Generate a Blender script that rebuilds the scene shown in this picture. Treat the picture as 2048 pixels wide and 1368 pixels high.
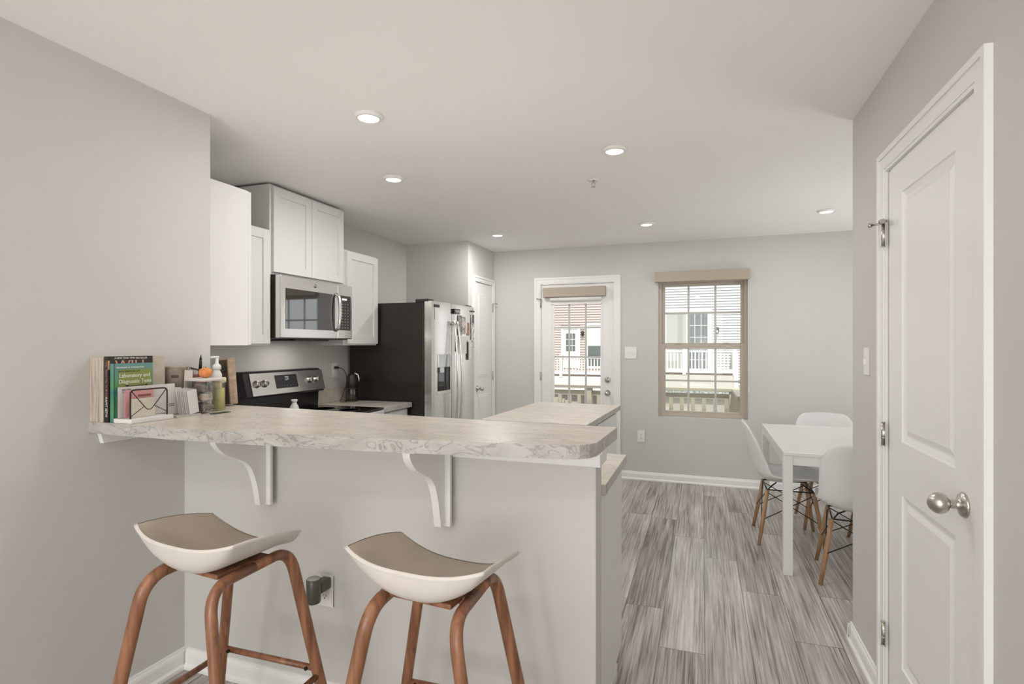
import bpy, bmesh, math, random
from math import sin, cos, pi, sqrt, atan2, radians as R
from mathutils import Vector as V, Matrix as M4

for o in list(bpy.data.objects): bpy.data.objects.remove(o)
S = bpy.context.scene
COL = S.collection
rnd = random.Random(4)

# ------------------------------------------------------------ camera
cam = bpy.data.cameras.new('camera'); co = bpy.data.objects.new('camera', cam); COL.objects.link(co)
cam.sensor_width = 36; cam.sensor_fit = 'HORIZONTAL'
cam.lens = 1091 / 2048 * 36
cam.shift_x = 0; cam.shift_y = (690 - 684) / 2048
cam.clip_start = .05; cam.clip_end = 300
co.location = (0, 0, 1.39); co.rotation_euler = (R(90), 0, R(19.25))
S.camera = co
S.view_settings.view_transform = 'Standard'; S.view_settings.look = 'None'
S.view_settings.gamma = 1; S.view_settings.use_curve_mapping = False
S.view_settings.exposure = 0.30

# ------------------------------------------------------------ daylight and added fill
w = bpy.data.worlds.new('sky'); S.world = w; w.use_nodes = True
bg = w.node_tree.nodes['Background']
bg.inputs[0].default_value = (.96, .98, 1, 1); bg.inputs[1].default_value = 1.35

def light(name, kind, loc, rot, energy, color=(1, 1, 1), **k):
    l = bpy.data.lights.new(name, kind); l.energy = energy; l.color = color
    for a, b in k.items(): setattr(l, a, b)
    o = bpy.data.objects.new(name, l); COL.objects.link(o); o.location = loc; o.rotation_euler = rot
    return o
light('sun', 'SUN', (0, -10, 20), (R(30), 0, R(12)), 3.4, (1, .97, .93), angle=R(2))
DAY = (1, .99, .985)
# daylight entering through the two tall windows of the wall behind the camera
light('window_daylight', 'AREA', (-1.25, -3.86, 1.45), (R(90), 0, 0), 30, DAY, shape='RECTANGLE', size=1.2, size_y=1.7)
light('window_daylight', 'AREA', (.0, -3.86, 1.45), (R(90), 0, 0), 30, DAY, shape='RECTANGLE', size=1.0, size_y=1.7)
# added daylight fill at the unseen glass door right of the dining corner
light('window_daylight', 'AREA', (2.42, 4.35, 1.2), (R(90), 0, R(90)), 2.5, DAY, shape='RECTANGLE', size=1.2, size_y=1.8)

# added fill discs behind the camera and by the dining wall, brightening the ceiling
for x, y, e in ((-1.3, -1.3, 10), (-.2, -1.9, 11), (2.1, 4.3, 12)):
    light('uplighter_glow', 'AREA', (x, y, .45), (R(180), 0, 0), e, (1, .97, .95), shape='DISK', size=.8)

# added fill panel hidden behind the half wall, brightening the kitchen ceiling
light('worktop_strip_light', 'AREA', (-1.2, 2.02, .96), (R(180), 0, 0), 2.6, (1, .97, .94), shape='RECTANGLE', size=1.5, size_y=.12)

# ------------------------------------------------------------ materials
MATS = {}
def mat(name, col, rough=.5, metal=0., **k):
    if name in MATS: return MATS[name]
    m = bpy.data.materials.new(name); m.use_nodes = True
    b = m.node_tree.nodes['Principled BSDF']
    b.inputs['Base Color'].default_value = (*col, 1)
    b.inputs['Roughness'].default_value = rough
    b.inputs['Metallic'].default_value = metal
    for a, v in k.items():
        b.inputs[a.replace('_', ' ')].default_value = v
    MATS[name] = m
    return m
def nt(m): return m.node_tree, m.node_tree.nodes['Principled BSDF']
def noise_mix(m, c1, c2, scale=(5, 5, 5), detail=5, lo=.35, hi=.65, nscale=1., dist=0., bump=0.):
    t, b = nt(m)
    g = t.nodes.new('ShaderNodeNewGeometry')
    mp = t.nodes.new('ShaderNodeMapping'); mp.inputs['Scale'].default_value = scale
    n = t.nodes.new('ShaderNodeTexNoise'); n.inputs['Scale'].default_value = nscale
    n.inputs['Detail'].default_value = detail; n.inputs['Distortion'].default_value = dist
    r = t.nodes.new('ShaderNodeValToRGB')
    r.color_ramp.elements[0].position = lo; r.color_ramp.elements[0].color = (*c1, 1)
    r.color_ramp.elements[1].position = hi; r.color_ramp.elements[1].color = (*c2, 1)
    t.links.new(g.outputs['Position'], mp.inputs[0]); t.links.new(mp.outputs[0], n.inputs['Vector'])
    t.links.new(n.outputs['Fac'], r.inputs[0]); t.links.new(r.outputs[0], b.inputs['Base Color'])
    if bump:
        bp = t.nodes.new('ShaderNodeBump'); bp.inputs['Strength'].default_value = bump; bp.inputs['Distance'].default_value = .002
        t.links.new(n.outputs['Fac'], bp.inputs['Height']); t.links.new(bp.outputs[0], b.inputs['Normal'])
    return r
WALLC = (.615, .603, .578)
wall_m = mat('wall_paint', WALLC, .62); noise_mix(wall_m, (.608, .596, .571), (.622, .610, .585), (2, 2, 2))
ceil_m = mat('ceiling_paint', (.85, .83, .78), .8); noise_mix(ceil_m, (.925, .915, .89), (.935, .925, .90), (2, 2, 2))
trim_m = mat('trim_paint', (.86, .855, .84), .38)
cab_m = mat('cabinet_white', (.77, .765, .755), .4)
black_m = mat('black_metal', (.015, .012, .01), .4, .3)
dark_m = mat('dark_plastic', (.02, .018, .016), .3)
nickel_m = mat('brushed_nickel', (.55, .52, .48), .28, 1.)
chrome_m = mat('chrome', (.8, .8, .8), .1, 1.)
ss_m = mat('stainless_steel', (.76, .745, .72), .22, 1.)
t_, b_ = nt(ss_m)
g_ = t_.nodes.new('ShaderNodeNewGeometry'); mp_ = t_.nodes.new('ShaderNodeMapping'); mp_.inputs['Scale'].default_value = (8, 4, 400)
n_ = t_.nodes.new('ShaderNodeTexNoise'); n_.inputs['Scale'].default_value = 1
mr_ = t_.nodes.new('ShaderNodeMapRange'); mr_.inputs['To Min'].default_value = .16; mr_.inputs['To Max'].default_value = .32
t_.links.new(g_.outputs['Position'], mp_.inputs[0]); t_.links.new(mp_.outputs[0], n_.inputs['Vector'])
t_.links.new(n_.outputs['Fac'], mr_.inputs[0]); t_.links.new(mr_.outputs[0], b_.inputs['Roughness'])
bg_m = mat('black_glass', (.006, .006, .007), .04); oven_glass = mat('oven_glass', (.012, .012, .013), .03, IOR=2.4)
fridge_m = mat('fridge_side_paint', (.021, .016, .013), .33); noise_mix(fridge_m, (.019, .014, .012), (.026, .02, .015), (3, 3, 3))
mwside_m = mat('oven_side_paint', (.03, .021, .016), .35)
tan_m = mat('tan_vinyl', (.50, .44, .37), .5)
valance_m = mat('beige_valance_fabric', (.47, .40, .325), .8); noise_mix(valance_m, (.45, .38, .31), (.49, .42, .34), (300, 300, 300))
shade_m = mat('roller_shade', (.85, .85, .83), .7)
white_pl = mat('white_plastic', (.83, .82, .79), .35)
chair_pl = mat('chair_shell_plastic', (.80, .80, .79), .32)
table_m = mat('table_lacquer', (.76, .76, .745), .22)
stool_m = mat('stool_shell_plastic', (.70, .66, .61), .42); noise_mix(stool_m, (.69, .65, .60), (.72, .68, .63), (20, 20, 20))
stool_in = mat('stool_seat_taupe', (.50, .42, .34), .55); noise_mix(stool_in, (.49, .41, .33), (.53, .445, .36), (15, 15, 15))
def wood(name, c1, c2, scale, rough=.4):
    m = mat(name, c1, rough); t, b = nt(m)
    g = t.nodes.new('ShaderNodeTexCoord'); mp = t.nodes.new('ShaderNodeMapping'); mp.inputs['Scale'].default_value = scale
    n = t.nodes.new('ShaderNodeTexNoise'); n.inputs['Scale'].default_value = 1; n.inputs['Detail'].default_value = 6; n.inputs['Distortion'].default_value = .6
    r = t.nodes.new('ShaderNodeValToRGB')
    r.color_ramp.elements[0].position = .3; r.color_ramp.elements[0].color = (*c1, 1)
    r.color_ramp.elements[1].position = .68; r.color_ramp.elements[1].color = (*c2, 1)
    t.links.new(g.outputs['Object'], mp.inputs[0]); t.links.new(mp.outputs[0], n.inputs['Vector'])
    t.links.new(n.outputs['Fac'], r.inputs[0]); t.links.new(r.outputs[0], b.inputs['Base Color'])
    return m
walnut = wood('walnut_veneer', (.15, .06, .03), (.37, .17, .09), (40, 40, 4), .33)
beech = wood('beech_dowel', (.30, .165, .08), (.42, .25, .135), (50, 50, 5), .45)
acacia = wood('end_grain_wood', (.26, .18, .12), (.40, .30, .21), (30, 30, 90), .5)
darkwood = wood('dark_brown_wood', (.035, .018, .010), (.075, .042, .025), (40, 40, 10), .4)

# laminate counter: pale beige with grey brown veins
lam = mat('marble_laminate', (.66, .6, .52), .3); t, b = nt(lam)
g = t.nodes.new('ShaderNodeNewGeometry')
mp = t.nodes.new('ShaderNodeMapping'); mp.inputs['Scale'].default_value = (5, 12, 12); mp.inputs['Rotation'].default_value = (0, 0, .12)
n1 = t.nodes.new('ShaderNodeTexNoise'); n1.inputs['Scale'].default_value = 1; n1.inputs['Detail'].default_value = 8; n1.inputs['Distortion'].default_value = 1.2
r1 = t.nodes.new('ShaderNodeValToRGB')
r1.color_ramp.elements[0].position = .30; r1.color_ramp.elements[0].color = (.53, .475, .405, 1)
r1.color_ramp.elements[1].position = .62; r1.color_ramp.elements[1].color = (.66, .60, .525, 1)
n2 = t.nodes.new('ShaderNodeTexNoise'); n2.inputs['Scale'].default_value = 1.3; n2.inputs['Detail'].default_value = 4; n2.inputs['Distortion'].default_value = 2.2
sb = t.nodes.new('ShaderNodeMath'); sb.operation = 'SUBTRACT'; sb.inputs[1].default_value = .5
ab = t.nodes.new('ShaderNodeMath'); ab.operation = 'ABSOLUTE'
r2 = t.nodes.new('ShaderNodeValToRGB')
r2.color_ramp.elements[0].position = 0; r2.color_ramp.elements[0].color = (.75, .75, .75, 1)
r2.color_ramp.elements[1].position = .018; r2.color_ramp.elements[1].color = (0, 0, 0, 1)
mx = t.nodes.new('ShaderNodeMixRGB'); mx.inputs[2].default_value = (.30, .28, .262, 1)
for a_, c_ in ((g.outputs['Position'], mp.inputs[0]), (mp.outputs[0], n1.inputs['Vector']), (mp.outputs[0], n2.inputs['Vector']),
               (n1.outputs['Fac'], r1.inputs[0]), (n2.outputs['Fac'], sb.inputs[0]), (sb.outputs[0], ab.inputs[0]), (ab.outputs[0], r2.inputs[0]),
               (r2.outputs[0], mx.inputs[0]), (r1.outputs[0], mx.inputs[1]), (mx.outputs[0], b.inputs['Base Color'])):
    t.links.new(a_, c_)

# worktop side faces: greyer laminate colour, stronger veins than the top
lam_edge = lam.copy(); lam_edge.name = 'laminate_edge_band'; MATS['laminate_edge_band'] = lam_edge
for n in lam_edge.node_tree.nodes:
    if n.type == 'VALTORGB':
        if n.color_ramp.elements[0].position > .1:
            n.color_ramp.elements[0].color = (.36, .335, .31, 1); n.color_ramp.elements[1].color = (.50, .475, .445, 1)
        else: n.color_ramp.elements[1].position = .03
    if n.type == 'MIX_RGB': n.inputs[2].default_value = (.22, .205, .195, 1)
def grey_edges(o):
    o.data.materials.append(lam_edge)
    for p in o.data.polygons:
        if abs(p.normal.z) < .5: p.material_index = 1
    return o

# plank floor
floor_m = mat('plank_floor', (.2, .17, .15), .30); t, b = nt(floor_m)
def N(kind, **k):
    n = t.nodes.new(kind)
    for a, v in k.items(): setattr(n, a, v)
    return n
def math_(op, a, b_=None, c=None):
    n = N('ShaderNodeMath', operation=op)
    for i, x in enumerate((a, b_, c)):
        if x is None: continue
        if isinstance(x, (int, float)): n.inputs[i].default_value = x
        else: t.links.new(x, n.inputs[i])
    return n.outputs[0]
geo = N('ShaderNodeNewGeometry'); sep = N('ShaderNodeSeparateXYZ'); t.links.new(geo.outputs['Position'], sep.inputs[0])
X = math_('DIVIDE', math_('SUBTRACT', sep.outputs[0], .01), .2)
I = math_('FLOOR', X); FX = math_('SUBTRACT', X, I)
wn = N('ShaderNodeTexWhiteNoise', noise_dimensions='1D'); t.links.new(I, wn.inputs['W'])
off = wn.outputs['Value']
base = {-2: 2.976, -1: 2.597, 0: 3.79, 1: 3.343, 2: 2.855}
fixed = 0.0; anyf = 0.0
accum = None; mask = None
for k_, y_ in base.items():
    cmpn = math_('COMPARE', I, float(k_), .1)
    a_ = math_('MULTIPLY', cmpn, (-(y_ / 1.546)) % 1.0)
    accum = a_ if accum is None else math_('ADD', accum, a_)
    mask = cmpn if mask is None else math_('ADD', mask, cmpn)
offs = math_('ADD', accum, math_('MULTIPLY', off, math_('SUBTRACT', 1.0, mask)))
Yv = math_('ADD', math_('DIVIDE', sep.outputs[1], 1.546), offs)
J = math_('FLOOR', Yv); FY = math_('SUBTRACT', Yv, J)
wn2 = N('ShaderNodeTexWhiteNoise', noise_dimensions='2D'); cb = N('ShaderNodeCombineXYZ')
t.links.new(I, cb.inputs[0]); t.links.new(J, cb.inputs[1]); t.links.new(cb.outputs[0], wn2.inputs['Vector'])
seamx = math_('LESS_THAN', math_('MINIMUM', FX, math_('SUBTRACT', 1.0, FX)), .010)
seamy = math_('LESS_THAN', math_('MINIMUM', FY, math_('SUBTRACT', 1.0, FY)), .0013)
seam = math_('MAXIMUM', seamx, seamy)
gv = N('ShaderNodeCombineXYZ')
t.links.new(math_('ADD', math_('MULTIPLY', sep.outputs[0], 85.), math_('MULTIPLY', wn2.outputs['Value'], 57.)), gv.inputs[0])
t.links.new(math_('ADD', math_('MULTIPLY', sep.outputs[1], 1.9), math_('MULTIPLY', wn2.outputs['Value'], 31.)), gv.inputs[1])
gn = N('ShaderNodeTexNoise'); gn.inputs['Scale'].default_value = 1; gn.inputs['Detail'].default_value = 7; gn.inputs['Roughness'].default_value = .65; gn.inputs['Distortion'].default_value = .5
t.links.new(gv.outputs[0], gn.inputs['Vector'])
gv2 = N('ShaderNodeCombineXYZ')
t.links.new(math_('ADD', math_('MULTIPLY', sep.outputs[0], 11.), math_('MULTIPLY', wn2.outputs['Value'], 17.)), gv2.inputs[0])
t.links.new(math_('ADD', math_('MULTIPLY', sep.outputs[1], 1.3), math_('MULTIPLY', wn2.outputs['Value'], 11.)), gv2.inputs[1])
gn2 = N('ShaderNodeTexNoise'); gn2.inputs['Scale'].default_value = 1; gn2.inputs['Detail'].default_value = 3
t.links.new(gv2.outputs[0], gn2.inputs['Vector'])
fac = math_('ADD', math_('MULTIPLY', gn.outputs['Fac'], .80), math_('ADD', math_('MULTIPLY', gn2.outputs['Fac'], .38), math_('MULTIPLY', math_('SUBTRACT', wn2.outputs['Value'], .5), .13)))
rp = N('ShaderNodeValToRGB')
rp.color_ramp.elements[0].position = .42; rp.color_ramp.elements[0].color = (.12, .097, .084, 1)
rp.color_ramp.elements[1].position = .78; rp.color_ramp.elements[1].color = (.64, .61, .58, 1)
e_ = rp.color_ramp.elements.new(.58); e_.color = (.37, .335, .305, 1)
t.links.new(fac, rp.inputs[0])
mxs = N('ShaderNodeMixRGB'); mxs.inputs[2].default_value = (.045, .036, .03, 1)
t.links.new(math_('MULTIPLY', seam, .7), mxs.inputs[0]); t.links.new(rp.outputs[0], mxs.inputs[1]); t.links.new(mxs.outputs[0], b.inputs['Base Color'])
bp = N('ShaderNodeBump'); bp.inputs['Strength'].default_value = .25; bp.inputs['Distance'].default_value = .002
t.links.new(math_('SUBTRACT', gn.outputs['Fac'], math_('MULTIPLY', seam, .6)), bp.inputs['Height']); t.links.new(bp.outputs[0], b.inputs['Normal'])

def glass(name, tint=(1, 1, 1), gloss=.06):
    m = bpy.data.materials.new(name); m.use_nodes = True; t = m.node_tree; t.nodes.clear()
    o = t.nodes.new('ShaderNodeOutputMaterial'); mx = t.nodes.new('ShaderNodeMixShader'); mx.inputs[0].default_value = gloss
    a = t.nodes.new('ShaderNodeBsdfTransparent'); a.inputs[0].default_value = (*tint, 1)
    g = t.nodes.new('ShaderNodeBsdfGlossy'); g.inputs['Roughness'].default_value = .02
    t.links.new(a.outputs[0], mx.inputs[1]); t.links.new(g.outputs[0], mx.inputs[2]); t.links.new(mx.outputs[0], o.inputs[0])
    return m
pane_m = glass('window_glass', (.98, .985, .98), .012)
clear_m = glass('clear_plastic', (.93, .93, .92), .10)
smoke_m = glass('smoked_plastic', (.55, .48, .45), .14)
yell_m = glass('yellow_glass', (.90, .89, .66), .12)
def emis(name, col, s):
    m = bpy.data.materials.new(name); m.use_nodes = True; t = m.node_tree; t.nodes.clear()
    o = t.nodes.new('ShaderNodeOutputMaterial'); e = t.nodes.new('ShaderNodeEmission'); e.inputs[0].default_value = (*col, 1); e.inputs[1].default_value = s
    t.links.new(e.outputs[0], o.inputs[0]); return m
lamp_m = emis('lamp_diffuser', (1, .96, .9), 5)

# ------------------------------------------------------------ mesh helpers
class MB:
    def __init__(s): s.b = bmesh.new()
    def _new(s, fn):
        before = set(s.b.verts); fn(); return [v for v in s.b.verts if v not in before]
    def box(s, x0, x1, y0, y1, z0, z1, bev=0., rot=None, seg=2):
        r = bmesh.ops.create_cube(s.b, size=1)['verts']
        for v in r: v.co = V((x0 + (v.co.x + .5) * (x1 - x0), y0 + (v.co.y + .5) * (y1 - y0), z0 + (v.co.z + .5) * (z1 - z0)))
        if bev:
            es = list({e for v in r for e in v.link_edges})
            q = bmesh.ops.bevel(s.b, geom=es, offset=bev, segments=seg, profile=.5, affect='EDGES')
            r = list({v for f in q['faces'] for v in f.verts} | {v for v in r if v.is_valid})
        if rot is not None:
            c = V(((x0 + x1) / 2, (y0 + y1) / 2, (z0 + z1) / 2))
            for v in r: v.co = rot @ (v.co - c) + c
        return r
    def cyl(s, p0, p1, r0, r1=None, seg=20, cap=True):
        r1 = r0 if r1 is None else r1
        p0, p1 = V(p0), V(p1); d = (p1 - p0); q = d.to_track_quat('Z', 'Y').to_matrix()
        a = [s.b.verts.new(p0 + q @ V((r0 * cos(2 * pi * i / seg), r0 * sin(2 * pi * i / seg), 0))) for i in range(seg)]
        c = [s.b.verts.new(p1 + q @ V((r1 * cos(2 * pi * i / seg), r1 * sin(2 * pi * i / seg), 0))) for i in range(seg)]
        for i in range(seg):
            f = s.b.faces.new((a[i], a[(i + 1) % seg], c[(i + 1) % seg], c[i])); f.smooth = True
        if cap: s.b.faces.new(a[::-1]); s.b.faces.new(c)
        return a + c
    def tube(s, pts, r, seg=10, sx=1., closed=False):
        pts = [V(p) for p in pts]; n = len(pts); rings = []
        up = V((0, 0, 1)); prev = None
        for i, p in enumerate(pts):
            if closed: d = pts[(i + 1) % n] - pts[i - 1]
            else: d = pts[min(i + 1, n - 1)] - pts[max(i - 1, 0)]
            d.normalize()
            if prev is None:
                a = up.cross(d)
                if a.length < .1: a = V((1, 0, 0)).cross(d)
                a.normalize()
            else:
                a = prev - d * prev.dot(d); a.normalize()
            prev = a; c = d.cross(a)
            rr = r[i] if isinstance(r, (list, tuple)) else r
            rings.append([s.b.verts.new(p + a * (rr * sx * cos(2 * pi * k / seg)) + c * (rr * sin(2 * pi * k / seg))) for k in range(seg)])
        m = n if closed else n - 1
        for i in range(m):
            A, B = rings[i], rings[(i + 1) % n]
            for k in range(seg):
                f = s.b.faces.new((A[k], A[(k + 1) % seg], B[(k + 1) % seg], B[k])); f.smooth = True
        if not closed: s.b.faces.new(rings[0][::-1]); s.b.faces.new(rings[-1])
    def lathe(s, prof, c=(0, 0, 0), seg=28, q=None, smooth=True):
        c = V(c); rings = []
        for (r, z) in prof:
            ring = []
            for k in range(seg):
                p = V((r * cos(2 * pi * k / seg), r * sin(2 * pi * k / seg), z))
                if q is not None: p = q @ p
                ring.append(s.b.verts.new(c + p))
            rings.append(ring)
        for i in range(len(rings) - 1):
            for k in range(seg):
                f = s.b.faces.new((rings[i][k], rings[i][(k + 1) % seg], rings[i + 1][(k + 1) % seg], rings[i + 1][k])); f.smooth = smooth
        if prof[0][0] > 1e-6: s.b.faces.new(rings[0][::-1])
        if prof[-1][0] > 1e-6: s.b.faces.new(rings[-1])
        bmesh.ops.remove_doubles(s.b, verts=[v for r in rings for v in r], dist=1e-6)
    def prism(s, pts, axis, a, b_, bev=0.):
        def mk(p, h):
            if axis == 'z': return V((p[0], p[1], h))
            if axis == 'x': return V((h, p[0], p[1]))
            return V((p[0], h, p[1]))
        A = [s.b.verts.new(mk(p, a)) for p in pts]; B = [s.b.verts.new(mk(p, b_)) for p in pts]
        n = len(pts)
        f1 = s.b.faces.new(A); f2 = s.b.faces.new(B[::-1])
        fs = [f1, f2] + [s.b.faces.new((A[i], B[i], B[(i + 1) % n], A[(i + 1) % n])) for i in range(n)]
        if bev:
            es = list(f1.edges) + list(f2.edges)
            bmesh.ops.bevel(s.b, geom=es, offset=bev, segments=2, profile=.5, affect='EDGES')
    def quad(s, *p):
        s.b.faces.new([s.b.verts.new(V(q)) for q in p])
    def grid(s, P, smooth=True, close=False):
        vs = [[s.b.verts.new(V(p)) for p in row] for row in P]
        for i in range(len(vs) - 1):
            for j in range(len(vs[0]) - 1):
                f = s.b.faces.new((vs[i][j], vs[i][j + 1], vs[i + 1][j + 1], vs[i + 1][j])); f.smooth = smooth
        return vs
    def build(s, name, m, parent=None, norm=True):
        if norm: bmesh.ops.recalc_face_normals(s.b, faces=s.b.faces)
        me = bpy.data.meshes.new(name); s.b.to_mesh(me); s.b.free()
        o = bpy.data.objects.new(name, me); COL.objects.link(o)
        if m: me.materials.append(m)
        if parent is not None:
            o.parent = parent
            if parent.parent is None and parent.type == 'EMPTY': o.location = -parent.location
            elif parent.parent is None: pass
        return o
def one(fn, name, m, parent=None):
    b = MB(); fn(b); return b.build(name, m, parent)
def boxo(name, m, parent, *a, **k):
    b = MB(); b.box(*a, **k); return b.build(name, m, parent)
def tag(o, label, cat, group=None):
    o['label'] = label; o['category'] = cat
    if group: o['group'] = group
    return o
def thing(name, loc, label, cat, group=None):
    o = bpy.data.objects.new(name, None); COL.objects.link(o); o.location = loc; o.empty_display_size = .1
    return tag(o, label, cat, group)
def struct(o): o['kind'] = 'structure'; return o
def copy_tree(o, parent=None):
    c = o.copy(); COL.objects.link(c); c.parent = parent
    for ch in [x for x in bpy.data.objects if x.parent == o]: copy_tree(ch, c)
    return c
def text(name, s, size, m, parent, mtx, ext=.0004, align='CENTER', sx=1.):
    cu = bpy.data.curves.new(name, 'FONT'); cu.body = s; cu.size = size; cu.extrude = ext; cu.align_x = align; cu.align_y = 'CENTER'; cu.resolution_u = 2
    tmp = bpy.data.objects.new(name + '_tmp', cu); COL.objects.link(tmp)
    dg = bpy.context.evaluated_depsgraph_get()
    me = bpy.data.meshes.new_from_object(tmp.evaluated_get(dg)); bpy.data.objects.remove(tmp)
    me.transform(mtx @ M4.Diagonal((sx, 1, 1, 1))); me.materials.clear(); me.materials.append(m)
    o = bpy.data.objects.new(name, me); COL.objects.link(o)
    if parent is not None:
        o.parent = parent
        if parent.parent is None and parent.type == 'EMPTY': o.location = -parent.location
    return o
def frame(origin, xdir, ydir):
    x = V(xdir).normalized(); y = V(ydir).normalized(); z = x.cross(y).normalized()
    m = M4((x, y, z)).transposed().to_4x4(); m.translation = V(origin); return m

# ------------------------------------------------------------ room shell
H = 2.44; XL = -2.12; XK = -2.93; XR = .665; YB = 5.75
boxo('floor', floor_m, None, -3.2, 2.6, -4.1, 5.9, -.1, 0); struct(bpy.data.objects['floor'])
struct(boxo('ceiling', ceil_m, None, -3.2, 2.6, -4.1, 5.9, H, H + .1))
struct(boxo('wall_left', wall_m, None, XL - .13, XL, -4.0, 1.895, 0, H))
struct(boxo('wall_kitchen_return', wall_m, None, XK - .12, XL - .13, 1.765, 1.895, 0, H))
struct(boxo('wall_kitchen', wall_m, None, XK - .12, XK, 1.895, 5.15, 0, H))
struct(boxo('wall_alcove', wall_m, None, XK, -2.224, 5.03, 5.15, 0, H))
b = MB()                                                   # side wall with the pantry door opening
b.box(-2.34, -2.224, 5.15, 5.195, 0, H); b.box(-2.34, -2.224, 5.685, YB, 0, H); b.box(-2.34, -2.224, 5.195, 5.685, 2.055, H)
struct(b.build('wall_pantry', wall_m))
b = MB()                                                   # back wall with door and window openings
for a in ((-2.34, -1.68, 0, H), (-1.68, -.872, 2.055, H), (-.872, -.425, 0, H), (-.425, .415, 0, .66), (-.425, .415, 2.05, H), (.415, 2.6, 0, H)):
    b.box(a[0], a[1], YB, YB + .15, a[2], a[3])
struct(b.build('wall_back', wall_m))
b = MB()                                                   # right wall with the closet door opening
for a in ((-4.0, 1.70, 0, H), (1.70, 2.41, 2.045, H), (2.41, 2.94, 0, H)):
    b.box(XR, XR + .12, a[0], a[1], a[2], a[3])
struct(b.build('wall_right', wall_m))
struct(boxo('wall_closet', wall_m, None, XR + .12, 2.6, 2.82, 2.94, 0, H))
b = MB()                                                   # far right dining wall with a glass door opening
for a in ((2.94, 3.7, 0, H), (3.7, 5.0, 2.15, H), (5.0, YB, 0, H)):
    b.box(2.5, 2.6, a[0], a[1], a[2], a[3])
struct(b.build('wall_dining', wall_m))
b = MB()                                                   # rear wall behind the camera with two windows
for a in ((-2.25, -1.9, 0, H), (-1.9, .55, 0, .55), (-1.9, .55, 2.3, H), (-.62, -.52, .55, 2.3), (.55, .785, 0, H)):
    b.box(a[0], a[1], -4.1, -4.0, a[2], a[3])
struct(b.build('wall_rear', wall_m))
struct(boxo('wall_half', wall_m, None, XL, -.328, 1.765, 1.87, 0, 1.0695))
def baseboard(name, p, q, inward, end=0.0):
    """p,q floor points of the wall face, inward unit vector"""
    p, q, n = V((*p, 0)), V((*q, 0)), V((*inward, 0))
    prof = [(0, 0), (.022, 0), (.022, .012), (.014, .022), (.0135, .06), (.011, .07), (.007, .075), (.006, .083), (0, .085)]
    b = MB()
    A = [b.b.verts.new(p + n * d + V((0, 0, z))) for d, z in prof]; B = [b.b.verts.new(q + n * d + V((0, 0, z))) for d, z in prof]
    k = len(prof)
    for i in range(k - 1): b.b.faces.new((A[i], A[i + 1], B[i + 1], B[i]))
    b.b.faces.new(A); b.b.faces.new(B[::-1])
    return struct(b.build(name, trim_m))
baseboard('baseboard_back', (-.805, YB), (2.5, YB), (0, -1))
baseboard('baseboard_left', (XL, -4), (XL, 1.765), (1, 0))
baseboard('baseboard_front', (XL + .02, 1.765), (-.328, 1.765), (0, -1))
baseboard('baseboard_right', (XR, 2.512), (XR, 2.962), (-1, 0))
baseboard('baseboard_closet', (XR - .02, 2.94), (2.5, 2.94), (0, 1))
baseboard('baseboard_dining', (2.5, 5.0), (2.5, YB), (-1, 0))
# hinge, knob helpers
def hinge(b, c, axis_out, h=.088):
    c = V(c); b.cyl(c - V((0, 0, h / 2)), c + V((0, 0, h / 2)), .0065, seg=12)
    for z in (-.5, -.17, .17, .5): b.cyl(c + V((0, 0, h * z - .002)), c + V((0, 0, h * z + .002)), .0078, seg=12)

# ---- door_1: two panel closet door on the right wall (faces -x)
d1 = bpy.data.objects.new('door_1', None); COL.objects.link(d1); d1.location = (XR, 2.05, 0); struct(d1)
b = MB()
F0 = XR - .004
ya, yb, za, zb = 1.712, 2.396, .008, 2.037
pan = [(1.83, 2.262, 1.048, 1.93), (1.83, 2.262, .25, .862)]
b.box(F0, F0 + .035, ya, 1.83, za, zb); b.box(F0, F0 + .035, 2.262, yb, za, zb)
for z0, z1 in ((za, .25), (.862, 1.048), (1.93, zb)): b.box(F0, F0 + .035, 1.83, 2.262, z0, z1)
for (y0, y1, z0, z1) in pan:
    def ring(o, d): return [(F0 + d, y0 + o, z0 + o), (F0 + d, y1 - o, z0 + o), (F0 + d, y1 - o, z1 - o), (F0 + d, y0 + o, z1 - o)]
    rings = [ring(0, 0), ring(.004, .005), ring(.022, .010), ring(.028, .010), ring(.046, .004)]
    for a_, c_ in zip(rings, rings[1:]):
        for i in range(4): b.quad(a_[i], a_[(i + 1) % 4], c_[(i + 1) % 4], c_[i])
    b.quad(*rings[-1])
b.build('door_leaf', trim_m, d1)
b = MB()                                                   # casing with stepped profile
def casing(b, y0, y1, z1, xf, wd, sgn=-1):
    for (o0, o1, th) in ((0, .012, .010), (.012, wd - .02, .013), (wd - .02, wd, .019)):
        b.box(min(xf, xf + sgn * th), max(xf, xf + sgn * th), y0 - o1, y0 - o0, 0, z1 + o0)
        b.box(min(xf, xf + sgn * th), max(xf, xf + sgn * th), y1 + o0, y1 + o1, 0, z1 + o0)
        b.box(min(xf, xf + sgn * th), max(xf, xf + sgn * th), y0 - o1, y1 + o1, z1 + o0, z1 + o1)
casing(b, 1.706, 2.425, 2.048, XR, .075)
b.box(XR, XR + .1, 1.70, 1.709, 0, 2.045); b.box(XR, XR + .1, 2.40, 2.41, 0, 2.045); b.box(XR, XR + .1, 1.70, 2.41, 2.04, 2.045)
b.build('door_casing', trim_m, d1)
for z in (.297, 1.053, 1.807):
    b = MB(); hinge(b, (XR - .018, 2.418, z), None); b.box(XR - .0165, XR - .0145, 2.40, 2.425, z - .044, z + .044)
    b.build('hinge', nickel_m, d1)
b = MB()                                                   # hinge pin door stop
b.cyl((XR - .018, 2.418, 1.856), (XR - .018, 2.418, 1.863), .014, seg=16)
b.cyl((XR - .018, 2.418, 1.851), (XR - .05, 2.44, 1.851), .004); b.cyl((XR - .05, 2.44, 1.851), (XR - .058, 2.446, 1.851), .009)
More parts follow.
